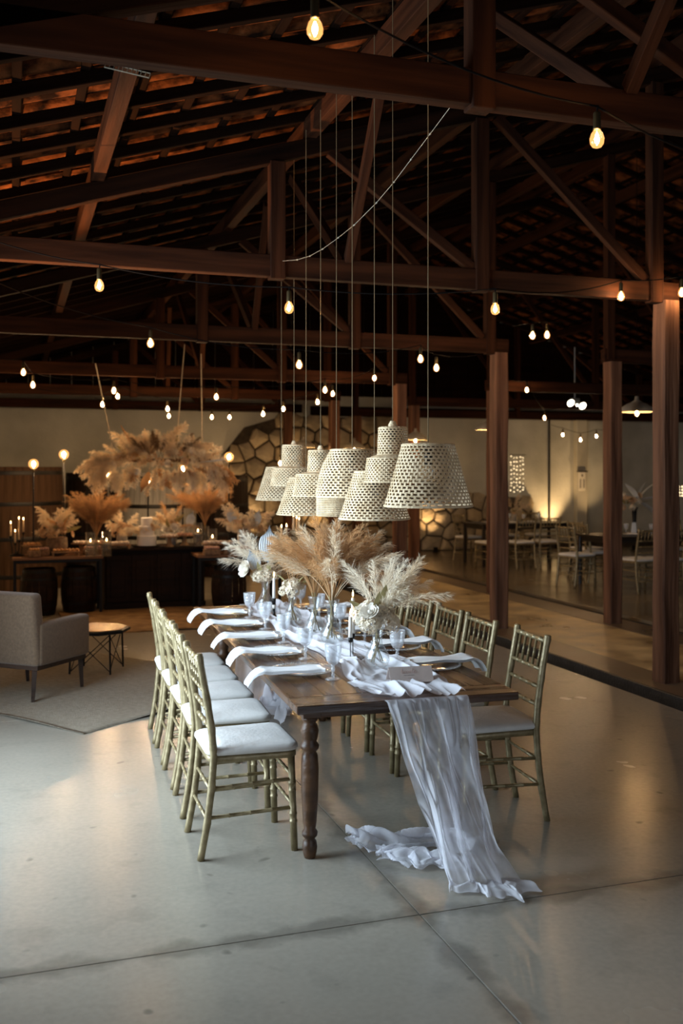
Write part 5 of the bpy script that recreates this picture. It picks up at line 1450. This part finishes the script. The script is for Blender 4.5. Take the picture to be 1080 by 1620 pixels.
# twin emergency lamp
ep = P(912, 640, 15.5); em = thing('twin_lamp', 'twin bright lamp heads under the far hall roof', 'lamp', ep, ANG)
MB().cbox((0, .06, .05), (.14, .08, .10), .006).build('housing', 'steel', em)
MB().tube([(0, .06, .1), (0, .06, .9)], .01, 6).build('rod', 'steel', em)
for s in (-1, 1):
    q = (s * .105, 0, -.02 * s)
    h = MB().lathe([(.03, .06), (.056, .02), (.06, 0)], 16, cap1=False).build('lamp_head', 'steel', em, True, q, (R(-60), 0, 0), )
    MB().lathe([(.001, -.004), (.057, -.002), (.057, .004), (.001, .006)], 16).build('lens', 'tube_lamp', h, True)
MB().sphere(.02, (0, -.01, -.01), 10, 6).build('pilot', 'tube_lamp', em, True)

# ================================================================== UPLIGHTS (fixtures with their own lamps; pilaster and roof ones assumed)
def uplight(t, l, label, power, aim, size=70, col=(1.0, .62, .28)):
    p = B(t, l, 0); o = thing('uplight', label, 'uplight', p, ANG, 'floor uplights')
    MB().lathe([(.001, 0), (.07, 0), (.07, .01), (.05, .02), (.05, .11), (.045, .11), (.042, .04), (.001, .04)], 18).build('housing', 'black_metal', o, True)
    MB().lathe([(.001, .085), (.044, .085), (.044, .092), (.001, .094)], 16).build('lens', 'lens_warm', o, True)
    d = bpy.data.lights.new('uplight_lamp', 'SPOT'); d.energy = power; d.color = col; d.spot_size = R(size); d.spot_blend = .8; d.shadow_soft_size = .03
    k = bpy.data.objects.new('uplight_lamp', d); COL.objects.link(k); k.parent = o; k.location = (0, 0, .14)
    a = Vector(aim); k.rotation_euler = a.to_track_quat('-Z', 'Y').to_euler()
uplight(6.43, L1 - .35, 'floor uplight washing the plain wall corner of the far hall', 130, (0, .16, 1))
uplight(3.45, L1 - .45, 'floor uplight grazing the low stone wall', 60, (0, .3, .9))
uplight(.95, L1 - .55, 'floor uplight on the tall stone wall behind the candelabra', 45, (0, .3, .9))
uplight(-.45, L1 - .55, 'floor uplight on the stone wall behind the cream arrangement', 50, (0, .3, .9))
uplight(7.7, L1 - 1.4, 'assumed floor uplight aimed at the pale pilaster', 60, (-.3, .9, 1.1), 50)  # lamp assumed from the highlights on the pilaster
uplight(-6.05, 1.0, 'assumed floor uplight by the side wall, added to make roof tiles glow', 1500, (.30, -.28, 1), 56, (1.0, .50, .20))  # assumed lamp, out of view; added for the orange glow on the tiles
